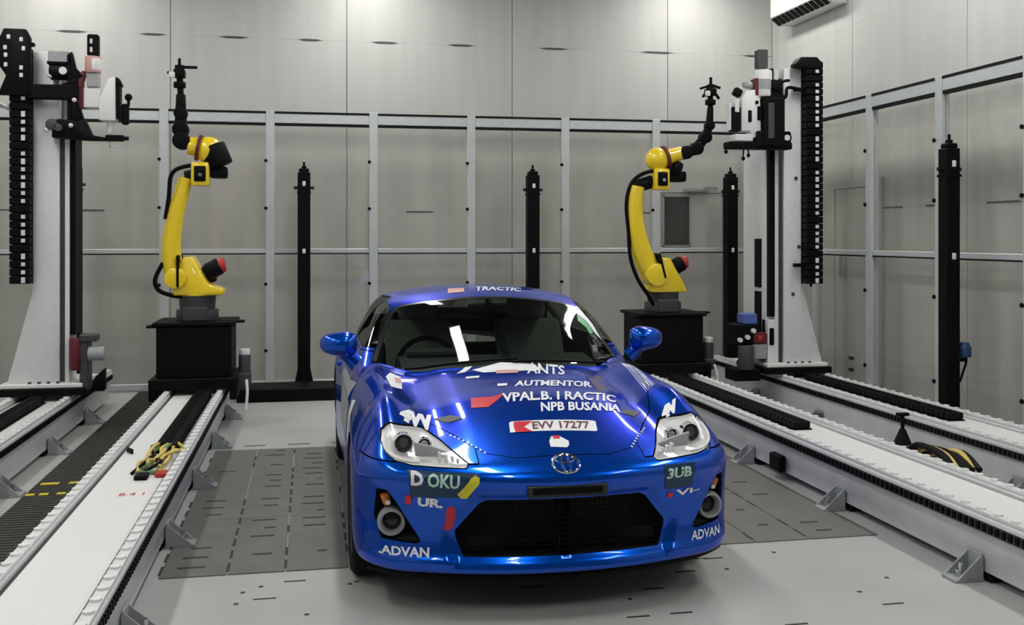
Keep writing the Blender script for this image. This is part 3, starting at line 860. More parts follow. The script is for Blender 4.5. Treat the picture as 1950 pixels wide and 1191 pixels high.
def build_decals(root, tree):
    W_, R_, G_ = M['decal_white'], M['decal_red'], M['decal_green']
    def T(s, quad, view, m, **k): lettering('sticker_lettering', s, quad, view, m, root, tree, **k)
    def D(poly, view, m, lab=None, off=.002): drape('sticker_or_reflection', poly, view, m, root, tree, off, lab)  # stickers, plus the glare and glint patches painted as vinyl
    # bonnet, seen from above (x, y)
    D([(-.21, 1.27), (-.05, 1.33), (.14, 1.31), (.16, 1.22), (-.02, 1.20), (-.16, 1.20)], 'top', W_, 'white and red sticker under the windshield')
    D([(-.10, 1.16), (.02, 1.16), (.03, 1.23), (-.09, 1.23)], 'top', M['pink'], off=.003)
    T('ANTS', [(.06, 1.14), (.26, 1.12), (.31, 1.33), (.10, 1.33)], 'top', W_, off=.003)
    D([(-.27, 1.10), (-.20, 1.10), (-.19, 1.14), (-.26, 1.14)], 'top', W_)
    D([(-.30, 1.22), (-.25, 1.24), (-.20, 1.32), (-.24, 1.32)], 'top', W_)
    D([(-.14, .90), (-.09, .90), (-.08, .95), (-.13, .95)], 'top', W_)
    T('AUTMENTOR', [(-.06, .87), (.335, .865), (.37, 1.0), (-.03, .99)], 'top', W_, bold=.03)
    D([(-.318, .60), (-.24, .585), (-.19, .65), (-.13, .75), (-.20, .715), (-.30, .725)], 'top', R_, 'red wing-shaped sticker on the hood')
    T('VPAL.B. I RACTIC', [(-.165, .625), (.39, .635), (.43, .765), (-.145, .755)], 'top', W_, bold=.03)
    T('NPB BUSANIA', [(-.01, .49), (.375, .51), (.405, .61), (.012, .60)], 'top', W_, bold=.03)
    D([(-.19, .312), (.195, .298), (.205, .305), (.22, .39), (.205, .398), (-.165, .41), (-.178, .40)], 'top', W_, 'white sticker strip with red letters, middle of the hood')
    D([(-.165, .309), (-.09, .306), (-.12, .35), (-.07, .40), (-.155, .405), (-.165, .36)], 'top', R_, off=.003)
    T('EVV 17277', [(-.085, .325), (.175, .316), (.185, .385), (-.075, .393)], 'top', M['darkred'], off=.0035, bold=.02)
    D([(-.04, .175), (.03, .165), (.045, .185), (.05, .215), (.02, .255), (-.02, .255), (-.035, .22)], 'top', W_, 'small white and red sticker above the badge')
    D([(-.012, .235), (.018, .235), (.016, .262), (-.01, .262)], 'top', R_, off=.003)
    # scattered letters running along the right fender, and a sticker on the left one
    T('TOYOKA', [(.60, .80), (.66, .84), (.715, 1.44), (.665, 1.44)], 'top', M['decal_white'], bold=.02)
    D([(-.66, .98), (-.60, 1.03), (-.585, 1.30), (-.635, 1.36), (-.67, 1.20)], 'top', W_, 'white and red sticker on the left fender top')
    D([(-.625, 1.12), (-.59, 1.15), (-.59, 1.26), (-.625, 1.24)], 'top', M['pink'], off=.003)
    T('4VV', [(-.665, .515), (-.505, .44), (-.50, .63), (-.63, .665)], 'top', W_, bold=.09, off=.003)
    T('4V', [(.57, .47), (.665, .505), (.685, .61), (.595, .58)], 'top', W_, bold=.09, off=.003)
    # white dots from headlights toward the nose: reflection along the hood gap, painted
    for sx in (-1, 1):
        for k in range(9):
            u = k / 8; x = sx * (.445 - .12 * u); y = .37 - .19 * u
            D([(x - .004, y - .006), (x + .004, y - .006), (x + .004, y + .006), (x - .004, y + .006)], 'top', W_)
    # bumper, seen from the front (x, z)
    D([(-.655, .628), (-.37, .622), (-.40, .52), (-.64, .515)], 'front', M['decal_dark'])
    T('D', [(-.640, .570), (-.590, .567), (-.590, .622), (-.640, .625)], 'front', W_, off=.004, bold=.05)
    T('OKU', [(-.575, .566), (-.448, .560), (-.445, .614), (-.573, .620)], 'front', G_, off=.004, bold=.03)
    D([(-.453, .535), (-.438, .517), (-.415, .517), (-.368, .585), (-.366, .605), (-.382, .615), (-.40, .605)], 'front', M['decal_yellow'], 'yellow oval sticker left of the plate bracket', off=.004)
    D([(-.663, .485), (-.642, .482), (-.634, .505), (-.642, .525), (-.660, .518)], 'front', R_, off=.004)
    T('UR.', [(-.612, .478), (-.51, .472), (-.508, .512), (-.61, .517)], 'front', W_, off=.004, bold=.05)
    D([(-.505, .38), (-.488, .368), (-.468, .385), (-.457, .44), (-.463, .475), (-.478, .482), (-.495, .47), (-.497, .43)], 'front', R_, 'red sticker beside the grille')
    T('.ADVAN', [(-.765, .262), (-.565, .264), (-.563, .305), (-.765, .297)], 'front', W_, bold=.03)
    T('ADVAN', [(.585, .268), (.757, .262), (.762, .300), (.592, .308)], 'front', W_, bold=.02)
    D([(.43, .62), (.60, .615), (.59, .51), (.45, .51)], 'front', M['decal_dark'])
    T('3UB', [(.448, .560), (.578, .560), (.575, .604), (.455, .605)], 'front', G_, off=.004, bold=.04)
    D([(.461, .474), (.488, .471), (.488, .492), (.465, .496)], 'front', R_, off=.004)
    T('Vi-', [(.503, .472), (.63, .482), (.63, .503), (.503, .503)], 'front', W_, off=.004, bold=.03)
    # roof and left flank
    T('TRACTIC', [(-.05, 2.17), (.24, 2.19), (.28, 2.34), (-.02, 2.34)], 'top', W_, bold=.02)
    D([(-.22, 2.16), (-.12, 2.16), (-.10, 2.30), (-.20, 2.32)], 'top', M['pink'])
    D([(1.12, .60), (1.28, .50), (1.40, .62), (1.36, .74), (1.20, .76)], 'left', M['lightgrey'], 'pale sticker on the left fender')
    D([(1.52, .45), (2.4, .45), (2.6, .78), (1.56, .80)], 'left', M['grey'], 'grey sticker on the left door')
    D([(.548, 1.98), (.585, 2.06), (.635, 1.93), (.655, 1.80), (.625, 1.84), (.60, 1.93)], 'top', W_, 'pale glare painted in the windshield corner', off=.003)  # white patch standing in for a lamp's glare on the glass
    D([(.535, 1.90), (.548, 1.97), (.60, 1.92), (.615, 1.84), (.585, 1.80), (.575, 1.86)], 'top', M['decal_glare'], 'green glare painted on the windshield', off=.003)  # green part of the same painted reflection
build_car()
# ------------------------------------------------------------------ linear rails
RAIL_W, RAIL_TOP, RY0, RY1 = .47, .33, 1.2, 10.35
def rounded_link(mb, w=.10, l=.056, h=.05):
    mb.box((0, 0, h / 2), (w, l, h), .008)
    mb.box((0, 0, h + .002), (w * .5, l * .35, .006), .002)
def make_rail(label, feet_side):
    root = thing('linear_rail', label, 'rail', (0, 0, 0), group='linear rails')
    cy = (RY0 + RY1) / 2; L = RY1 - RY0; w = RAIL_W
    b = MB(); b.prism([(-w / 2 + .03, .045), (w / 2 - .03, .045), (w / 2 - .03, .10), (w / 2 - .02, .12), (w / 2 - .02, .235), (-w / 2 + .02, .235), (-w / 2 + .02, .12), (-w / 2 + .03, .10)], 'y', RY0, RY1); b.build('beam', M['rail'], root)
    t = MB(); t.prism([(-w / 2, .235), (w / 2, .235), (w / 2, .285), (-w / 2, .285)], 'y', RY0, RY1, .004); t.build('rack_strip', M['darkgrey'], root, label='dark grey toothed strip under the guides')
    t = MB(); t.prism([(-w / 2 + .075, .284), (w / 2 - .075, .284), (w / 2 - .075, .294), (.02, .294), (-.02, .294), (-w / 2 + .075, .294)], 'y', RY0, RY1); t.build('trough_plate', M['white'], root)
    for s in (-1, 1):
        g = MB(); c = s * (w / 2 - .025)
        g.prism([(c - .024, .285), (c + .024, .285), (c + .024, .30), (c + .016, .31), (c + .022, .318), (c + .022, RAIL_TOP), (c - .022, RAIL_TOP), (c - .022, .318), (c - .016, .31), (c - .024, .30)], 'y', RY0, RY1)
        gr = g.build('guide', M['lightgrey'], root)
        h = MB(); y = RY0 + .06
        while y < RY1: h.cyl((c, y, RAIL_TOP - .001), (c, y, RAIL_TOP + .010), .021, n=8); y += .12
        h.build('bolt_caps', M['white'], gr, kind='stuff')
        n = MB(); y = RY0 + .03      # rack teeth on the outer face
        while y < RY1: n.box((s * (w / 2 + .004), y, .262), (.010, .022, .034)); y += .045
        n.build('rack_teeth', M['black'], gr, kind='stuff')
    proto = None
    for k in range(7):
        y = 1.79 + 1.25 * k
        if proto is None:
            f = MB(); s = feet_side
            f.box((s * .06, 0, .008), (.15, .11, .016), .003)
            f.box((s * -.005, 0, .07), (.012, .11, .12), .003)
            for q in (-.05, .05): f.prism([(s * .0, .016), (s * .12, .016), (s * .0, .12)], 'y', q - .005, q + .005)
            fo = f.build('levelling_foot', M['grey'], root)
            bb = MB(); bb.cyl((s * .07, 0, .016), (s * .07, 0, .075), .012, n=10); bb.cyl((s * .07, 0, .03), (s * .07, 0, .045), .024, n=6); bb.build('levelling_bolt', M['steel'], fo)
            dk = MB(); dk.span((s * -.10, -.09, .0), (s * -.02, .09, .05), .01); dk.build('foot_pad', M['black'], fo)
            proto = fo
        else: fo = copy_tree(proto, root)
        fo.location = (feet_side * (w / 2 - .01), y, 0)
    return root
def chain_on(root, x, y0, y1, w=.11):
    ch = MB(); ch.span((x - w / 2 - .01, y0, .294), (x + w / 2 + .01, y1, .302)); c = ch.build('cable_chain', M['black'], root)
    pr = MB(); rounded_link(pr, w); l0 = pr.build('link', M['black'], c)
    y = y0 + .03; first = True
    while y < y1:
        l = l0 if first else l0.copy()
        if not first: COL.objects.link(l); l.parent = c
        first = False
        l.location = (x, y, .302); y += .062
    return c
rail_specs = [(-2.10, 1, 'pale grey machine rail at the far left edge, under the left white tower'),
              (-.945, 1, 'pale grey machine rail in the left foreground with coloured cables in its trough'),
              (3.275, -1, 'pale grey machine rail right of the blue car, under the right yellow robot'),
              (4.46, -1, 'pale grey machine rail along the right fence, under the right white tower')]
rails = []
for x, s, lab in rail_specs:
    r = make_rail(lab, s); r.location = (x, 0, 0); rails.append(r)
# cable chains and loose cables lying in the troughs
chain_on(rails[1], .085, 6.45, 8.70, .12); chain_on(rails[2], -.02, 6.4, 8.90, .12); chain_on(rails[3], .02, 6.5, 8.66, .12); chain_on(rails[0], .0, 6.6, 8.58, .11)
random.seed(11)
for i in range(9):
    c = MB(); x = .04 + .018 * i; e = 5.86 + .10 * random.random(); pts = [(.05 + .012 * i, 6.55, .335)]
    for k in range(5):
        u = (k + 1) / 5; pts.append((x - .05 * u + .07 * (random.random() - .5), 6.5 - (6.5 - e) * u, .304 + .04 * random.random() + .02 * (1 - u)))
    c.tube(pts, .010, 7, 3); c.build('cable', [M['cableyellow'], M['black'], M['cablegreen'], M['cableyellow']][i % 4], rails[1])
c = MB(); c.box((.05, 5.80, .308), (.07, .09, .026), .006); c.build('plug', M['black'], rails[1])
c = MB(); c.box((.145, 5.84, .308), (.06, .08, .026), .006); c.build('plug', M['red'], rails[1], label='red cable plug')
c = MB(); c.box((.09, 5.90, .305), (.16, .03, .02), .006); c.build('cable_tie', M['cablegreen'], rails[1])
c = MB(); c.box((-.125, 6.50, .31), (.012, .09, .03), .003, rot=(0, 0, .5)); c.build('clip', M['black'], rails[1])
random.seed(5)
for i in range(8):      # yellow and black hoses beside the right rail
    c = MB(); a = .27 + .022 * i; c.tube([(a - .02, 5.62, .27), (a, 5.50 + .04 * random.random(), .36 - .008 * i), (a + .01, 5.32, .33 + .02 * random.random()), (a - .02, 5.12 + .05 * random.random(), .29)], .017, 8, 4); c.build('hose', M['cableyellow'] if i in (2, 6) else M['black'], rails[2])
c = MB(); c.cyl((.285, 5.70, .22), (.285, 5.70, .52), .012); c.cyl((.285, 5.70, .33), (.285, 5.70, .42), .055, .018, n=14); c.box((.285, 5.70, .51), (.08, .03, .02), .004); c.build('end_stop_lever', M['black'], rails[2])
c = MB(); c.box((-.25, 6.30, .11), (.05, .16, .11), .01); c.build('junction_box', M['black'], rails[2])
c = MB(); c.box((.25, 6.7, .32), (.04, .06, .08), .008); c.build('limit_switch', M['darkgrey'], rails[2])
# red stamped figures on the left foreground rail
def flat_text(name, s, w, h, parent, m, loc, rot=(0, 0, 0), bold=.0):
    uv, Tt = text_tris(s, bold); V = [(a * w, b * h, 0) for a, b in uv.tolist()]
    me = bpy.data.meshes.new(name); me.from_pydata(V, [], Tt); me.materials.append(m)
    o = link(name, me, parent); o.location = loc; o.rotation_euler = rot; return o
flat_text('stamped_number', 'B.4 1', .12, .06, rails[1], M['decal_red'], (-.005, 5.43, .2955))
# rubber mat between the two left rails
mt = thing('rubber_mat', 'dark brown-black rubber walkway mat with yellow dashes, between the two left rails', 'mat', (-1.515, 6.5, 0))
k = MB(); k.span((-.215, -4.5, .0), (.215, 4.55, .012), .004); k.build('mat_sheet', M['mat'], mt)
rb = MB(); y = -4.45
while y < 4.5: rb.span((-.205, y, .012), (.205, y + .02, .0165)); y += .05
rb.build('mat_ribs', M['mat'], mt, kind='stuff')
for x, y, l in [(-.18, .48, .11), (-.01, .48, .13), (-.20, .20, .05), (-.12, .20, .05), (-.02, .20, .05)]:
    k = MB(); k.span((x, y, .0165), (x + l, y + .05, .0185)); k.build('yellow_dash', M['decal_yellow'], mt)
# black cable duct on the floor in front of the back fence
k = MB(); k.span((-.70, 10.15, 0), (2.95, 10.62, .13), .012); o = k.build('cable_duct', M['black']); tag(o, 'long black floor duct in front of the back fence, behind the car', 'duct')
# ------------------------------------------------------------------ fences of clear sheets in aluminium frames
def fence(name, label, pts, axis, fixed, ztop=2.90, zmid=1.45):
    root = thing(name, label, 'fence')
    def bx(a, b, z0, z1, t, nm, m, off=0, bev=.004):
        q = MB(); q.span((a, fixed - t / 2 + off, z0), (b, fixed + t / 2 + off, z1), bev) if axis == 'x' else q.span((fixed - t / 2 + off, a, z0), (fixed + t / 2 + off, b, z1), bev)
        return q.build(nm, m, root)
    for p in pts: 
        po = bx(p - .045, p + .045, 0, ztop + .03, .08, 'post', M['alu'])
    for a, b in zip(pts, pts[1:]):
        a, b = a + .045, b - .045
        bx(a, b, ztop - .10, ztop, .06, 'top_rail', M['alu']); bx(a, b, ztop, ztop + .022, .066, 'top_shadow_strip', M['rubber'], 0, 0)  # upper strip: dark piece modelled for the shadow line above the top rail
        bx(a, b, ztop - .125, ztop - .10, .05, 'dark_strip', M['rubber'], 0, 0)  # dark piece modelled for the shadow line beneath the top rail
        bx(a, b, zmid - .025, zmid + .022, .05, 'middle_rail', M['alu']); bx(a, b, zmid - .037, zmid - .025, .044, 'dark_strip', M['rubber'], 0, 0)
        bx(a, b, .02, .08, .05, 'bottom_rail', M['alu'])
        bx(a, b, zmid + .022, ztop - .125, .006, 'pane', M['pane'], 0, 0); bx(a, b, .08, zmid - .037, .006, 'pane', M['pane'], 0, 0)
        s = 1
        for z in (.4, 1.1, 1.9, 2.4):
            q = MB()
            if axis == 'x': q.cyl((b - .0, fixed - .03, z), (b - .0, fixed - .052, z), .018, n=8)
            else: q.cyl((fixed - .03, a, z), (fixed - .052, a, z), .018, n=8)
            q.build('hinge_knob', M['black'], root)
    return root
fence('safety_fence', 'tall clear-panelled aluminium safety fence across the back wall', [-3.65, -2.57, -1.49, -.42, .66, 1.72, 2.78, 3.84, 4.98], 'x', 11.1)
fence('safety_fence', 'tall clear-panelled aluminium safety fence along the right wall', [5.52 - 1.05 * 5 - .0, 4.30, 5.50, 6.55, 7.62, 8.70, 9.75, 10.95][1:], 'y', 5.12)
# ------------------------------------------------------------------ black sensor posts
def sensor_post(x, y, label, zt=2.27, w=.13):
    root = thing('sensor_post', label, 'post', (x, y, 0), group='black sensor posts')
    p = MB(); p.box((0, 0, zt / 2), (w, w, zt), .006); p.span((-w / 2 - .006, -w / 2 - .006, zt - .22), (w / 2 + .006, w / 2 + .006, zt - .20)); p.build('post', M['black'], root)
    b = MB(); b.box((0, 0, .012), (w + .10, w + .10, .024), .004); b.prism([(-w / 2 - .04, .024), (w / 2 + .04, .024), (w / 2, .22), (-w / 2, .22)], 'y', -w / 2 - .01, w / 2 + .01); b.build('base_plate', M['black'], root)
    t = MB(); t.box((0, 0, zt + .02), (w * .8, w * .8, .04), .008); t.cyl((0, 0, zt + .04), (0, 0, zt + .11), .012, n=8); t.cyl((0, 0, zt + .04), (0, 0, zt + .065), .028, n=10); t.build('cap', M['black'], root)
    for s in (-1, 1):
        k = MB(); k.cyl((s * w / 2, 0, zt - .16), (s * (w / 2 + .04), 0, zt - .16), .016, n=8); k.build('side_knob', M['black_gloss'], root)
    for z in (zt - .12, 1.45):
        l = MB(); l.box((0, -w / 2 - .006, z), (.032, .014, .05), .008, seg=2); l.build('sensor_window', M['white'], root, label='small white sensor window')
    return root
sensor_post(-.07, 10.9, 'black sensor post left of the car in front of the back fence')
sensor_post(2.37, 10.9, 'black sensor post rising behind the roof of the car')
sensor_post(4.64, 10.85, 'black sensor post between the right yellow robot and the right white tower')
sensor_post(-2.26, 10.6, 'black sensor post close behind the left white tower')
sp = sensor_post(4.83, 7.1, 'black sensor post with a blue device on its side, by the right fence', 2.28, .115)
k = MB(); k.cyl((.12, -.02, .67), (.12, -.02, .76), .050, n=20, bevel=.012); k.cyl((.12, -.02, .76), (.12, -.02, .785), .040, .03, n=20); k.build('blue_beacon', M['blue'], sp, label='dark blue beacon')
k = MB(); k.box((.085, -.01, .65), (.09, .03, .03), .006); k.build('beacon_bracket', M['black'], sp)
k = MB(); k.tube([(.135, -.02, .67), (.13, -.02, .62), (.10, -.03, .56), (.07, -.03, .48)], .009, 8); k.build('beacon_cable', M['black'], sp)
# ------------------------------------------------------------------ air conditioner on the right wall
ac = thing('air_conditioner', 'white wall-mounted air conditioner at the top of the right wall', 'air conditioner', (5.445, 10.35, 4.02))
k = MB(); k.prism([(0, 0), (-.16, 0), (-.27, .09), (-.27, .36), (-.20, .42), (0, .42)], 'y', -.62, .62, .012); k.build('casing', M['white'], ac)
for q in range(11):
    s = MB(); s.box((-.222, -.55 + q * .11, .035), (.12, .075, .012), .002, rot=(0, .68, 0)); s.build('louvre', M['black'], ac)
# ------------------------------------------------------------------ yellow robots
def robot(label, px0, pz0, x, y, spec):
    """spec gives joint positions in metres from the base centre (x right, z up); every limb is a solid of its own"""
    root = thing('robot_arm', label, 'robot', (x, y, 0))
    k = MB(); k.box((0, .05, .387), (.70, .72, .09), .008)
    for s in (-1, 1): k.box((s * .32, .05, .30), (.06, .70, .10), .008)
    ca = k.build('carriage', M['black'], root)
    k = MB(); k.cyl((.40, -.1, .38), (.40, -.1, .60), .05, n=16, bevel=.008); k.box((.40, -.1, .40), (.11, .12, .10), .01); k.build('drive_motor', M['darkgrey'], ca)
    k = MB(); k.cyl((.40, -.1, .60), (.40, -.1, .65), .045, n=16, bevel=.006); k.build('motor_cap', M['lightgrey'], ca)
    k = MB(); k.tube([(.42, -.2, .40), (.43, -.25, .30), (.42, -.27, .16)], .012, 8); k.build('motor_lead', M['lightgrey'], ca)
    k = MB(); k.box((0, .05, .645), (.60, .56, .43), .01); k.build('pedestal', M['black'], root)
    k = MB(); k.box((0, .05, .875), (.66, .60, .03), .006); k.box((.30, -.1, .885), (.20, .10, .02), .004); k.box((-.32, -.15, .855), (.12, .12, .02), .004); k.build('top_plate', M['black'], root)
    k = MB(); k.cyl((0, .05, .89), (0, .05, .98), .175, n=28, bevel=.006); k.cyl((0, .05, .98), (0, .05, 1.10), .145, .155, n=28); k.box((0, -.10, .95), (.20, .08, .12), .01); k.build('robot_base', M['darkgrey'], root, label='dark grey round robot base')
    for q in range(6):
        pass
    S = spec
    t = MB(); t.cyl((0, .05, 1.10), (0, .05, 1.125), .17, n=28, bevel=.005); t.prism(S['turret'], 'y', -.12, .17, .02)
    tu = t.build('turntable', M['yellow'], root)
    m = MB(); a, b = S['motor1']; m.cyl((a[0], -.05, a[1]), (b[0], -.05, b[1]), .075, n=18, bevel=.01); m.box((a[0], .10, a[1] - .02), (.12, .16, .14), .02, seg=2); mo = m.build('shoulder_motor', M['black'], tu)
    m = MB(); m.cyl((b[0] - .01, -.05, b[1] - .002), (b[0] + .045, -.05, b[1] + .01), .062, n=18, bevel=.012); m.build('motor_cap', M['red'], mo, label='red motor cap')
    la = MB(); la.tube([(p[0], S.get('ay', -.02), p[1]) for p in S['arm']], S['arm_r'], 18, 6, flat=(1.0, 1.15))
    lo = la.build('lower_arm', M['yellow'], root)
    k = MB(); p = S['arm'][0]; k.cyl((p[0], -.16, p[1]), (p[0], .10, p[1]), S['arm_r'][0] * 1.02, n=24, bevel=.015); k.build('shoulder_joint', M['yellow'], lo)
    k = MB(); g = S['gap']; k.box((g[0], -.02, g[1]), (.02, .30, g[2]), .006, rot=(0, g[3], 0)); k.build('joint_seal', M['black'], lo)
    e = S['elbow']
    k = MB(); k.box((e[0], -.02, e[1]), (.15, .20, .20), .02, seg=2); eb = k.build('elbow_housing', M['yellow'], root)
    k = MB(); k.box((e[0], -.125, e[1]), (.095, .02, .13), .015, seg=2); k.cyl((e[0], -.14, e[1]), (e[0], -.11, e[1]), .035, n=16); k.build('elbow_cover', M['black'], eb)
    k = MB(); k.cyl((e[0] + .005, -.15, e[1] - .01), (e[0] + .005, -.138, e[1] - .01), .016, n=12); k.build('cover_screw', M['steel'], eb)
    k = MB(); q = S['arm'][-1]; k.cyl((q[0], -.0, q[1]), (e[0], -.0, e[1]), .062, n=18); k.build('elbow_shaft', M['black'], eb)
    f = S['fore']
    k = MB(); k.ball((f[0][0], -.02, f[0][1]), S['fore_r'][0] * 1.15, n=20); k.tube([(p[0], -.02, p[1]) for p in f], S['fore_r'], 18, 4); fo = k.build('forearm', M['yellow'], root)
    d = Vector((f[-1][0] - f[0][0], 0, f[-1][1] - f[0][1])).normalized(); c = Vector((f[0][0], -.02, f[0][1])) + d * S['fore_r'][0] * .85
    k = MB(); k.cyl(c - d * .012, c + d * .012, S['fore_r'][0] * 1.12, n=24); k.build('forearm_seal', M['darkred'], fo)
    k = MB(); a, b = S['motor2']; k.cyl((a[0], -.02, a[1]), (b[0], -.02, b[1]), S['m2r'], n=18, bevel=.015); k.box((b[0] - .01, .0, b[1] - .05), (.14, .15, .10), .02, seg=2); k.build('elbow_motor', M['black'], fo)
    wv = S['wrist']
    k = MB(); wr_ = S['wrist_r']
    for (p, r), (q, t) in zip(zip(wv, wr_), list(zip(wv, wr_))[1:]):
        k.cyl((p[0], -.02, p[1]), (q[0], -.02, q[1]), r * .92, t * .92, n=16, bevel=.004)
    for p, r in list(zip(wv, wr_))[:-1]: k.cyl((p[0], -.02 - r * 1.15, p[1]), (p[0], -.02 + r * 1.15, p[1]), r * 1.1, n=18, bevel=.008)
    wr = k.build('wrist', M['black'], root)
    hd = S['head']
    k = MB(); k.cyl((wv[-1][0], -.02, wv[-1][1] - .01), (hd[0], -.02, hd[1] - .03), .026, n=12); k.cyl((hd[0], -.02, hd[1] - .12), (hd[0], -.02, hd[1] - .07), .05, n=16, bevel=.006); k.box((hd[0], -.02, hd[1]), (.09, .12, .07), .012, seg=2)
    k.cyl((hd[0], -.02, hd[1] + .03), (hd[0], -.02, hd[1] + .07), .04, n=14); k.build('sensor_head', M['black'], wr)
    for dx, dz, l, an in S['pins']:
        k = MB(); k.box((hd[0] + dx, -.03, hd[1] + dz), (l, .03, .022), .005, rot=(0, an, 0)); k.build('probe_pin', M['black'], wr)
    k = MB(); k.box((hd[0] - .055, -.09, hd[1] - .02), (.05, .03, .05), .01, seg=2); k.build('white_target', M['white'], wr)
    for h in S['hoses']:
        k = MB(); k.tube([(p[0], -.06, p[1]) for p in h], .018, 8, 5); k.build('dress_hose', M['black'], root)
    return root
def frame(cx, z0, py0, sc):     # image row/column near the robot -> metres from its base
    return lambda p: (round((p[0] - cx) / sc, 4), round(z0 + (py0 - p[1]) / sc, 4))
F = frame(378, .89, 607, 218); pts = lambda *a: [F(p) for p in a]
robot('yellow robot arm on the left rail, its black wrist pointing straight up', 0, 0, -.95, 9.05, dict(
    turret=pts((338, 560), (346, 505), (356, 490), (372, 488), (402, 540), (428, 548), (428, 560)),
    motor1=pts((398, 518), (420, 506)), arm=pts((343, 528), (334, 495), (334, 455), (342, 405), (352, 370), (358, 344)), arm_r=[.088, .082, .078, .070, .062, .058],
    gap=(F((348, 515))[0], F((348, 515))[1], .27, 0), elbow=F((386, 337)), fore=pts((400, 292), (384, 288), (364, 284)), fore_r=[.10, .085, .075],
    motor2=pts((404, 284), (420, 322)), m2r=.115, wrist=pts((352, 276), (350, 255), (350, 225), (350, 190)), wrist_r=[.066, .060, .050, .042],
    head=F((348, 152)), pins=[(.07, .055, .15, 0), (-.06, .0, .08, .2), (.0, .10, .06, 1.57)],
    hoses=[pts((392, 318), (352, 325), (334, 340), (330, 380), (324, 420)), pts((320, 500), (306, 530), (312, 550), (335, 560), (352, 562))]))
F = frame(1264, .86, 600, 203)
robot('yellow robot arm on the right rail behind the car, its black wrist bent rightward', 0, 0, 3.29, 9.25, dict(
    turret=pts((1232, 556), (1240, 510), (1252, 490), (1268, 490), (1296, 540), (1302, 556)),
    motor1=pts((1278, 510), (1296, 500)), arm=pts((1240, 522), (1226, 500), (1212, 465), (1203, 420), (1202, 380), (1206, 354)), arm_r=[.105, .102, .095, .085, .080, .076],
    gap=(F((1249, 505))[0], F((1249, 505))[1], .24, -.25), elbow=F((1252, 340)), fore=pts((1248, 302), (1270, 297), (1298, 288)), fore_r=[.10, .078, .062],
    motor2=pts((1276, 316), (1292, 324)), m2r=.085, wrist=pts((1304, 288), (1326, 280), (1345, 258), (1354, 235), (1356, 200)), wrist_r=[.058, .056, .050, .040, .032],
    head=F((1356, 170)), pins=[(.04, .06, .12, .3), (-.05, .05, .12, -.3), (.0, .11, .07, 1.57), (.06, -.03, .08, .9), (-.06, -.02, .07, -.9)],
    hoses=[pts((1262, 328), (1228, 326), (1196, 345), (1184, 385), (1188, 440), (1192, 490), (1206, 530), (1226, 560), (1238, 580))]))
# ------------------------------------------------------------------ white measuring towers
def tower_base(root, w0, w1):
    k = MB(); k.span((w0 - .03, -.10, .342), (w1 + .03, .55, .40), .006)
    k.build('carriage', M['black'], root)
    k = MB(); k.span((w0, -.08, .40), (w1, .50, .435), .006); k.build('base_plate', M['white'], root)
    for q in range(4):
        b = MB(); x = w0 + .22 + q * .07; b.cyl((x, -.05, .435), (x, -.05, .45), .014, n=6); b.build('bolt', M['darkgrey'], root)
def vertical_chain(root, x, y, z0, z1, w, tick_x, depth=.09):
    k = MB(); k.span((x - w / 2, y, z0), (x + w / 2, y + .02, z1)); c = k.build('cable_chain', M['black'], root)
    p = MB(); p.box((0, -depth / 2, 0), (w, depth, .058), .008)
    l0 = p.build('link', M['black'], c)
    t = MB(); t.box((tick_x, -depth - .002, 0), (w * .22, .006, .026), .002); tick = t.build('tick_tmp', M['lightgrey'], None)
    z = z0 + .03; i = 0
    while z < z1:
        l = l0 if i == 0 else l0.copy()
        if i: COL.objects.link(l); l.parent = c
        l.location = (x, y, z)
        z += .062; i += 1
    tk = MB(); z = z0 + .03; i = 0
    while z < z1:
        if i % 13 not in (4, 9) : tk.box((x + tick_x, y - depth - .002, z), (w * .20, .006, .03 if i % 3 else .045), .002)
        z += .062; i += 1
    bpy.data.objects.remove(tick)
    tk.build('link_windows', M['lightgrey'], c, kind='stuff')
    return c
def motor(mb, a, b, r): mb.cyl(a, b, r, n=18, bevel=r * .15)

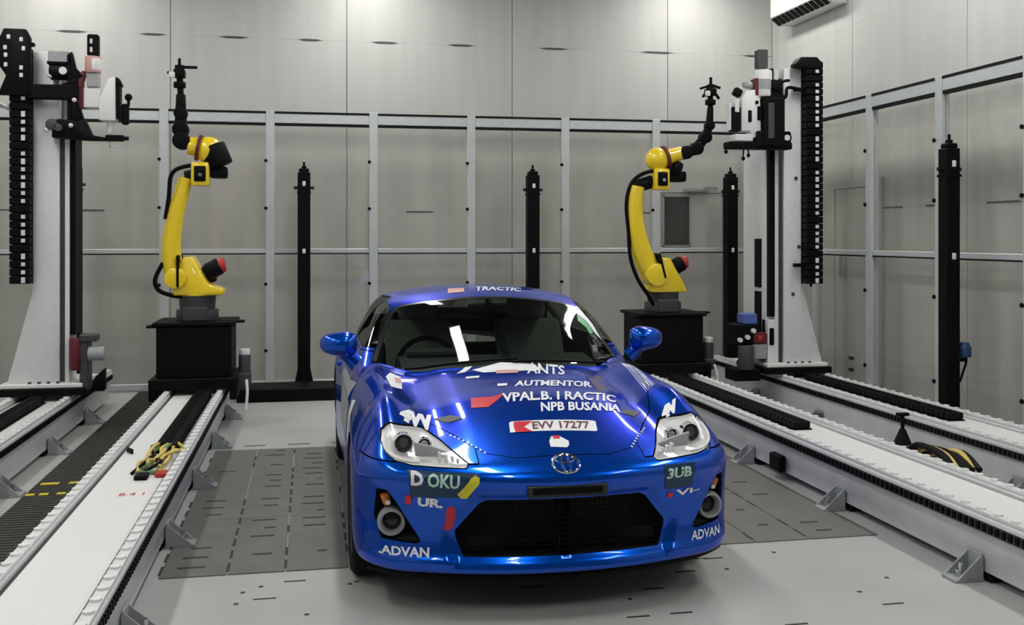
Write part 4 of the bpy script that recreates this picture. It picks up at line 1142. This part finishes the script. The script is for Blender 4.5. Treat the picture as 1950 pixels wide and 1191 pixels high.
def left_tower():
    sc = 240; cx = 80
    X = lambda px: (px - cx) / sc
    Z = lambda py: 1.6 - (py - 451) / sc
    root = thing('measuring_tower', 'white measuring tower at the left edge with a white sensor head', 'tower', (-2.10, 8.72, 0))
    tower_base(root, X(8), X(156))
    k = MB(); k.prism([(X(18), .435), (X(62), Z(560)), (X(62), Z(98)), (X(111), Z(98)), (X(111), .435)], 'y', 0, .26, .004); col = k.build('column', M['lightgrey'], root)
    k = MB(); k.span((X(111), .03, .435), (X(121), .26, Z(250))); k.build('guide_groove', M['darkgrey'], col)
    k = MB(); k.span((X(121), 0, .435), (X(129), .26, Z(250)), .003); k.build('guide_flange', M['lightgrey'], col)
    k = MB(); k.span((X(129), .02, Z(640)), (X(139), .26, Z(240))); k.build('counterweight_track', M['black'], col)
    k = MB(); k.span((X(112), .10, Z(250)), (X(128), .26, Z(98)), .003); k.build('column_top', M['lightgrey'], col)
    vertical_chain(root, X(47), -.03, Z(540), Z(95), (65 - 29) / sc, .028)
    k = MB(); k.prism([(X(12), Z(186)), (X(26), Z(150)), (X(13), Z(130)), (X(13), Z(84)), (X(22), Z(62)), (X(60), Z(62)), (X(68), Z(78)), (X(68), Z(186))], 'y', -.16, -.10, .006)
    k.box((X(70), -.13, Z(90)), (.04, .05, .03), .006); hb = k.build('chain_bracket', M['black'], root)
    tk = MB()
    for px, py in ((31, 78), (53, 82), (25, 98), (26, 112), (26, 130), (53, 135), (53, 149), (57, 99)): tk.box((X(px), -.165, Z(py)), (.026, .01, .034), .004)
    tk.build('bracket_windows', M['lightgrey'], hb, kind='stuff')
    k = MB(); k.span((X(60), -.15, Z(192)), (X(152), -.08, Z(164)), .01); k.prism([(X(120), Z(164)), (X(150), Z(164)), (X(150), Z(150))], 'y', -.14, -.09, .004); k.build('cross_arm', M['black'], root)
    k = MB(); k.tube([(X(10), -.10, Z(182)), (X(-15), -.08, Z(168)), (X(-60), .0, Z(160))], .022, 8); k.tube([(X(30), -.02, Z(212)), (X(5), 0, Z(200)), (X(-50), .02, Z(180))], .016, 8); k.build('supply_hose', M['grey'], root)
    k = MB(); k.span((X(96), -.1, Z(121)), (X(132), .08, Z(98)), .008); k.build('drive_housing', M['grey'], root)
    k = MB(); motor(k, (X(98), -.06, Z(138)), (X(136), -.06, Z(138)), .062); k.box((X(112), -.05, Z(121)), (.15, .1, .03), .006); dm = k.build('lift_motor', M['black'], root)
    k = MB(); k.cyl((X(124), -.13, Z(137)), (X(124), -.12, Z(137)), .030, n=16); k.build('motor_plate', M['lightgrey'], dm)
    k = MB(); k.ball((X(100), -.09, Z(145)), .025); k.build('motor_plug', M['white'], dm)
    k = MB(); k.span((X(131), -.12, Z(240)), (X(139), -.04, Z(105)), .006); k.prism([(X(134), Z(104)), (X(139), Z(100)), (X(146), Z(130)), (X(160), Z(146)), (X(138), Z(156))], 'y', -.12, -.06, .004); k.build('head_carrier', M['black'], root)
    k = MB(); k.prism([(X(136), Z(150)), (X(160), Z(134)), (X(162), Z(142)), (X(158), Z(155)), (X(158), Z(205)), (X(145), Z(212)), (X(138), Z(196))], 'y', -.11, -.02, .006); k.build('red_bracket', M['darkred'], root, label='dark red carrier bracket')
    k = MB(); k.cyl((X(175), -.06, Z(106)), (X(175), -.06, Z(138)), .062, n=24, bevel=.012); hc = k.build('sensor_cylinder', M['pink'], root, label='white and pale red sensor cylinder')
    k = MB(); k.cyl((X(179), -.075, Z(110)), (X(179), -.075, Z(134)), .05, n=20, bevel=.014); k.build('sensor_window', M['white'], hc)
    k = MB(); k.span((X(165), -.09, Z(106)), (X(186), -.02, Z(64)), .01); sk = k.build('sensor_top', M['black'], root)
    k = MB(); k.box((X(173), -.094, Z(78)), (.02, .01, .04), .004); k.box((X(173), -.094, Z(94)), (.02, .01, .04), .004); k.build('top_windows', M['lightgrey'], sk, kind='stuff')
    k = MB(); k.span((X(165), -.1, Z(166)), (X(187), -.02, Z(138)), .008); k.build('sensor_foot', M['grey'], root)
    k = MB(); k.span((X(158), -.09, Z(205)), (X(190), .02, Z(166)), .008); k.build('head_backing', M['white'], root)
    k = MB(); k.prism([(X(189), Z(230)), (X(189), Z(190)), (X(205), Z(150)), (X(218), Z(145)), (X(219), Z(230))], 'y', -.14, .0, .01); wb = k.build('head_casing', M['white'], root, label='white sensor casing')
    k = MB(); k.span((X(219), -.13, Z(226)), (X(226), -.02, Z(160)), .006); k.prism([(X(214), Z(152)), (X(217), Z(145)), (X(224), Z(148)), (X(230), Z(162)), (X(222), Z(166))], 'y', -.12, -.04, .004); k.build('casing_edge', M['black'], wb)
    k = MB(); k.span((X(228), -.11, Z(236)), (X(241), -.05, Z(196)), .012); k.cyl((X(240), -.08, Z(200)), (X(240), -.08, Z(186)), .012, n=10); k.ball((X(240), -.08, Z(183)), .030); k.build('probe_grip', M['black'], wb)
    k = MB(); k.cyl((X(208), -.07, Z(230)), (X(204), -.07, Z(252)), .03, .022, n=14); k.build('head_neck', M['lightgrey'], root)
    k = MB(); k.prism([(X(105), Z(264)), (X(105), Z(232)), (X(118), Z(228)), (X(150), Z(232)), (X(162), Z(226)), (X(176), Z(258)), (X(200), Z(262)), (X(200), Z(268)), (X(170), Z(268))], 'y', -.14, -.04, .008)
    k.prism([(X(140), Z(232)), (X(138), Z(192)), (X(150), Z(195)), (X(160), Z(228))], 'y', -.12, -.05, .004); lw = k.build('lower_carrier', M['black'], root)
    k = MB(); motor(k, (X(106), -.18, Z(240)), (X(106), -.04, Z(240)), .045); motor(k, (X(118), -.18, Z(246)), (X(118), -.10, Z(246)), .03); k.build('carrier_motor', M['darkgrey'], lw)
    for px, py in ((98, 250), (140, 241), (146, 193)):
        k = MB(); k.ball((X(px), -.16, Z(py)), .018, n=10); k.build('led', M['white'], lw)
    k = MB(); k.span((X(198), -.10, Z(268)), (X(232), -.05, Z(256)), .008); k.cyl((X(232), -.07, Z(262)), (X(240), -.07, Z(262)), .016, n=10); k.build('probe_arm', M['black'], lw)
    k = MB(); k.cyl((X(205), -.07, Z(284)), (X(219), -.07, Z(284)), .012, n=10); k.cyl((X(205), -.07, Z(284)), (X(205), -.07, Z(266)), .006, n=8); k.build('probe_tip', M['steel'], lw)
    # machinery at the foot
    k = MB(); motor(k, (X(142), -.05, Z(706)), (X(142), -.05, Z(645)), .045); k.build('foot_motor', M['darkred'], root, label='dark red foot motor')
    k = MB(); k.span((X(150), -.06, Z(745)), (X(166), .1, Z(640)), .008); k.span((X(150), -.08, Z(652)), (X(182), .05, Z(638)), .008); k.build('foot_valve_block', M['darkgrey'], root)
    k = MB(); motor(k, (X(166), -.05, Z(675)), (X(196), -.05, Z(675)), .055); k.build('foot_gearbox', M['grey'], root)
    k = MB(); k.prism([(X(168), Z(748)), (X(194), Z(748)), (X(194), Z(705)), (X(178), Z(720))], 'y', -.05, .06, .006); k.build('foot_guard', M['black'], root)
left_tower()

def right_tower():
    sc = 205; cx = 1525
    X = lambda px: (px - cx) / sc
    Z = lambda py: 1.6 - (py - 451) / sc
    root = thing('measuring_tower', 'white measuring tower on the right rail with a black boxy sensor head', 'tower', (4.46, 8.8, 0))
    tower_base(root, X(1449), X(1572))
    k = MB(); k.prism([(X(1490), .435), (X(1490), Z(132)), (X(1528), Z(132)), (X(1528), Z(545)), (X(1568), .435)], 'y', 0, .12, .004); col = k.build('column', M['lightgrey'], root)
    k = MB(); k.span((X(1479), .03, .435), (X(1490), 0.12, Z(150))); k.build('guide_groove', M['darkgrey'], col)
    k = MB(); k.span((X(1471), 0, .435), (X(1479), 0.12, Z(135)), .003); k.build('guide_flange', M['lightgrey'], col)
    k = MB(); k.span((X(1460), -.004, Z(602)), (X(1471), .05, Z(280))); k.build('counterweight_track', M['black'], col)
    k = MB(); k.span((X(1457), .0, .435), (X(1471), .12, Z(608)), .003); k.build('guide_foot', M['lightgrey'], col)
    k = MB(); k.box((X(1465), -.002, Z(640)), (.045, .02, .16), .008); k.build('limit_switch', M['black'], col)
    k = MB(); k.prism([(X(1457), .05), (X(1479), .05), (X(1479), .125), (X(1528), .125), (X(1528), .54), (X(1457), .54)], 'z', .435, Z(285), .004); rc = k.build('rear_column', M['lightgrey'], root)
    k = MB(); k.span((X(1457) - .012, .13, Z(548)), (X(1457), .26, Z(455))); k.span((X(1457) - .012, .13, Z(640)), (X(1457), .26, Z(556))); k.build('side_slot', M['black'], rc)
    vertical_chain(root, X(1541), -.03, Z(540), Z(118), (1558 - 1524) / sc, .02)
    k = MB(); k.prism([(X(1502), Z(132)), (X(1502), Z(126)), (X(1512), Z(114)), (X(1544), Z(113)), (X(1556), Z(124)), (X(1556), Z(134)), (X(1524), Z(134))], 'y', -.13, -.01, .006); k.build('chain_hook', M['black'], root)
    for py in (173, 505):
        k = MB(); k.box((X(1515), -.05, Z(py)), (.10, .05, .035), .006); k.build('chain_bracket', M['black'], root)
    for px, py in ((1514, 340), (1520, 470), (1508, 560)):
        k = MB(); k.cyl((X(px), -.012, Z(py)), (X(px), .0, Z(py)), .016, n=10); k.build('bolt', M['darkgrey'], root)
    # head
    X = lambda px: (px - cx - 9) / sc
    k = MB(); k.span((X(1438), -.24, Z(284)), (X(1478), -.02, Z(194)), .014); bx = k.build('head_casing', M['black'], root, label='black box of the sensor head')
    k = MB(); k.span((X(1444), -.246, Z(270)), (X(1456), -.24, Z(205)), .003); k.build('casing_panel', M['darkgrey'], bx)
    k = MB(); k.span((X(1372), -.20, Z(289)), (X(1496), -.05, Z(276)), .008); k.span((X(1425), -.22, Z(286)), (X(1492), -.03, Z(256)), .012); k.build('head_shelf', M['black'], root)
    k = MB(); motor(k, (X(1483), -.22, Z(268)), (X(1483), -.10, Z(268)), .05); mo = k.build('shelf_motor', M['black'], root)
    k = MB(); k.cyl((X(1483), -.228, Z(268)), (X(1483), -.22, Z(268)), .028, n=14); k.build('motor_plate', M['lightgrey'], mo)
    k = MB(); k.cyl((X(1443), -.13, Z(192)), (X(1443), -.13, Z(142)), .085, n=24, bevel=.016); cy = k.build('sensor_cylinder', M['white'], root, label='white sensor cylinder')
    k = MB(); k.cyl((X(1443), -.13, Z(178)), (X(1443), -.13, Z(160)), .088, n=24); k.build('cylinder_band', M['grey'], cy)
    k = MB(); k.span((X(1424), -.19, Z(190)), (X(1431), -.07, Z(158)), .008); k.build('red_bracket', M['darkred'], cy, label='dark red bracket')
    k = MB(); k.span((X(1431), -.17, Z(139)), (X(1451), -.08, Z(104)), .008); k.build('sensor_top', M['darkgrey'], root)
    k = MB(); k.span((X(1448), -.20, Z(196)), (X(1478), -.04, Z(160)), .012); k.box((X(1461), -.12, Z(148)), (.03, .05, .10), .006); motor(k, (X(1465), -.22, Z(172)), (X(1465), -.18, Z(172)), .05); k.build('lift_motor', M['black'], root)
    k = MB(); k.tube([(X(1474), -.1, Z(170)), (X(1488), -.1, Z(160)), (X(1500), -.1, Z(158))], .014, 8); k.tube([(X(1474), -.1, Z(180)), (X(1490), -.12, Z(190)), (X(1496), -.1, Z(172)), (X(1520), -.06, Z(172))], .016, 8); k.tube([(X(1476), -.1, Z(185)), (X(1484), -.1, Z(196)), (X(1494), -.08, Z(186))], .014, 8); k.build('lift_cables', M['black'], root)
    k = MB(); k.cyl((X(1408), -.1, Z(170)), (X(1424), -.1, Z(170)), .022, .035, n=14); k.box((X(1412), -.1, Z(166)), (.05, .05, .03), .008); k.build('side_nozzle', M['grey'], root)
    k = MB(); k.prism([(X(1398), Z(256)), (X(1398), Z(196)), (X(1406), Z(182)), (X(1434), Z(178)), (X(1436), Z(262)), (X(1420), Z(270)), (X(1414), Z(256))], 'y', -.18, -.06, .01); wb = k.build('white_casing', M['white'], root, label='white plate of the sensor head')
    k = MB(); k.span((X(1410), -.19, Z(240)), (X(1417), -.17, Z(218)), .006); k.span((X(1428), -.19, Z(236)), (X(1437), -.16, Z(210)), .006); k.box((X(1427), -.185, Z(203)), (.03, .01, .03), .004); k.build('plate_fittings', M['black'], wb)
    k = MB(); k.span((X(1379), -.17, Z(257)), (X(1397), -.08, Z(212)), .008); gp = k.build('probe_grip', M['black'], root)
    k = MB(); k.span((X(1375), -.16, Z(255)), (X(1379), -.09, Z(205)), .004); k.span((X(1385), -.175, Z(222)), (X(1394), -.10, Z(198)), .006); k.build('grip_trim', M['lightgrey'], gp)
    k = MB(); k.box((X(1394), -.12, Z(184)), (.075, .07, .075), .015, rot=(0, .5, 0), seg=2); k.build('grip_knob', M['black'], gp)
    k = MB(); k.span((X(1385), -.18, Z(275)), (X(1420), -.08, Z(262)), .006); k.build('shelf_block', M['lightgrey'], root)
    for px, py in ((1372, 294), (1406, 306), (1416, 300)):
        k = MB(); k.cyl((X(px), -.12, Z(py) - .02), (X(px), -.12, Z(282)), .007, n=8); k.ball((X(px), -.12, Z(py)), .018, n=10); k.build('probe_pin', M['black'], root)
    X = lambda px: (px - cx) / sc
    # machinery at the foot
    k = MB(); k.span((X(1409), .0, Z(616)), (X(1437), .16, Z(596)), .01); k.build('blue_valve', M['bluegrey'], root, label='blue valve box')
    k = MB(); k.span((X(1392), .0, Z(655)), (X(1440), .2, Z(616)), .01); vb = k.build('valve_block', M['black'], root)
    for px, py in ((1400, 645), (1415, 640), (1427, 628)):
        q = MB(); q.cyl((X(px), -.03, Z(py)), (X(px), .0, Z(py)), .022, n=12); q.build('valve_knob', M['lightgrey'], vb)
    k = MB(); k.span((X(1428), -.01, Z(652)), (X(1455), .14, Z(632)), .008); rp = k.build('red_terminal', M['darkred'], root, label='dark red terminal box')
    k = MB(); k.box((X(1440), -.016, Z(642)), (.05, .012, .05), .006); k.build('terminal_screw', M['red'], rp)
    k = MB(); k.span((X(1426), .0, Z(682)), (X(1456), .2, Z(654)), .008); k.build('control_box', M['grey'], root)
    k = MB(); motor(k, (X(1412), -.02, Z(700)), (X(1412), -.02, Z(655)), .075); k.build('foot_motor', M['darkgrey'], root)
    k = MB(); k.span((X(1388), -.04, Z(722)), (X(1440), .2, Z(700)), .008); k.build('foot_bracket', M['black'], root)
right_tower()
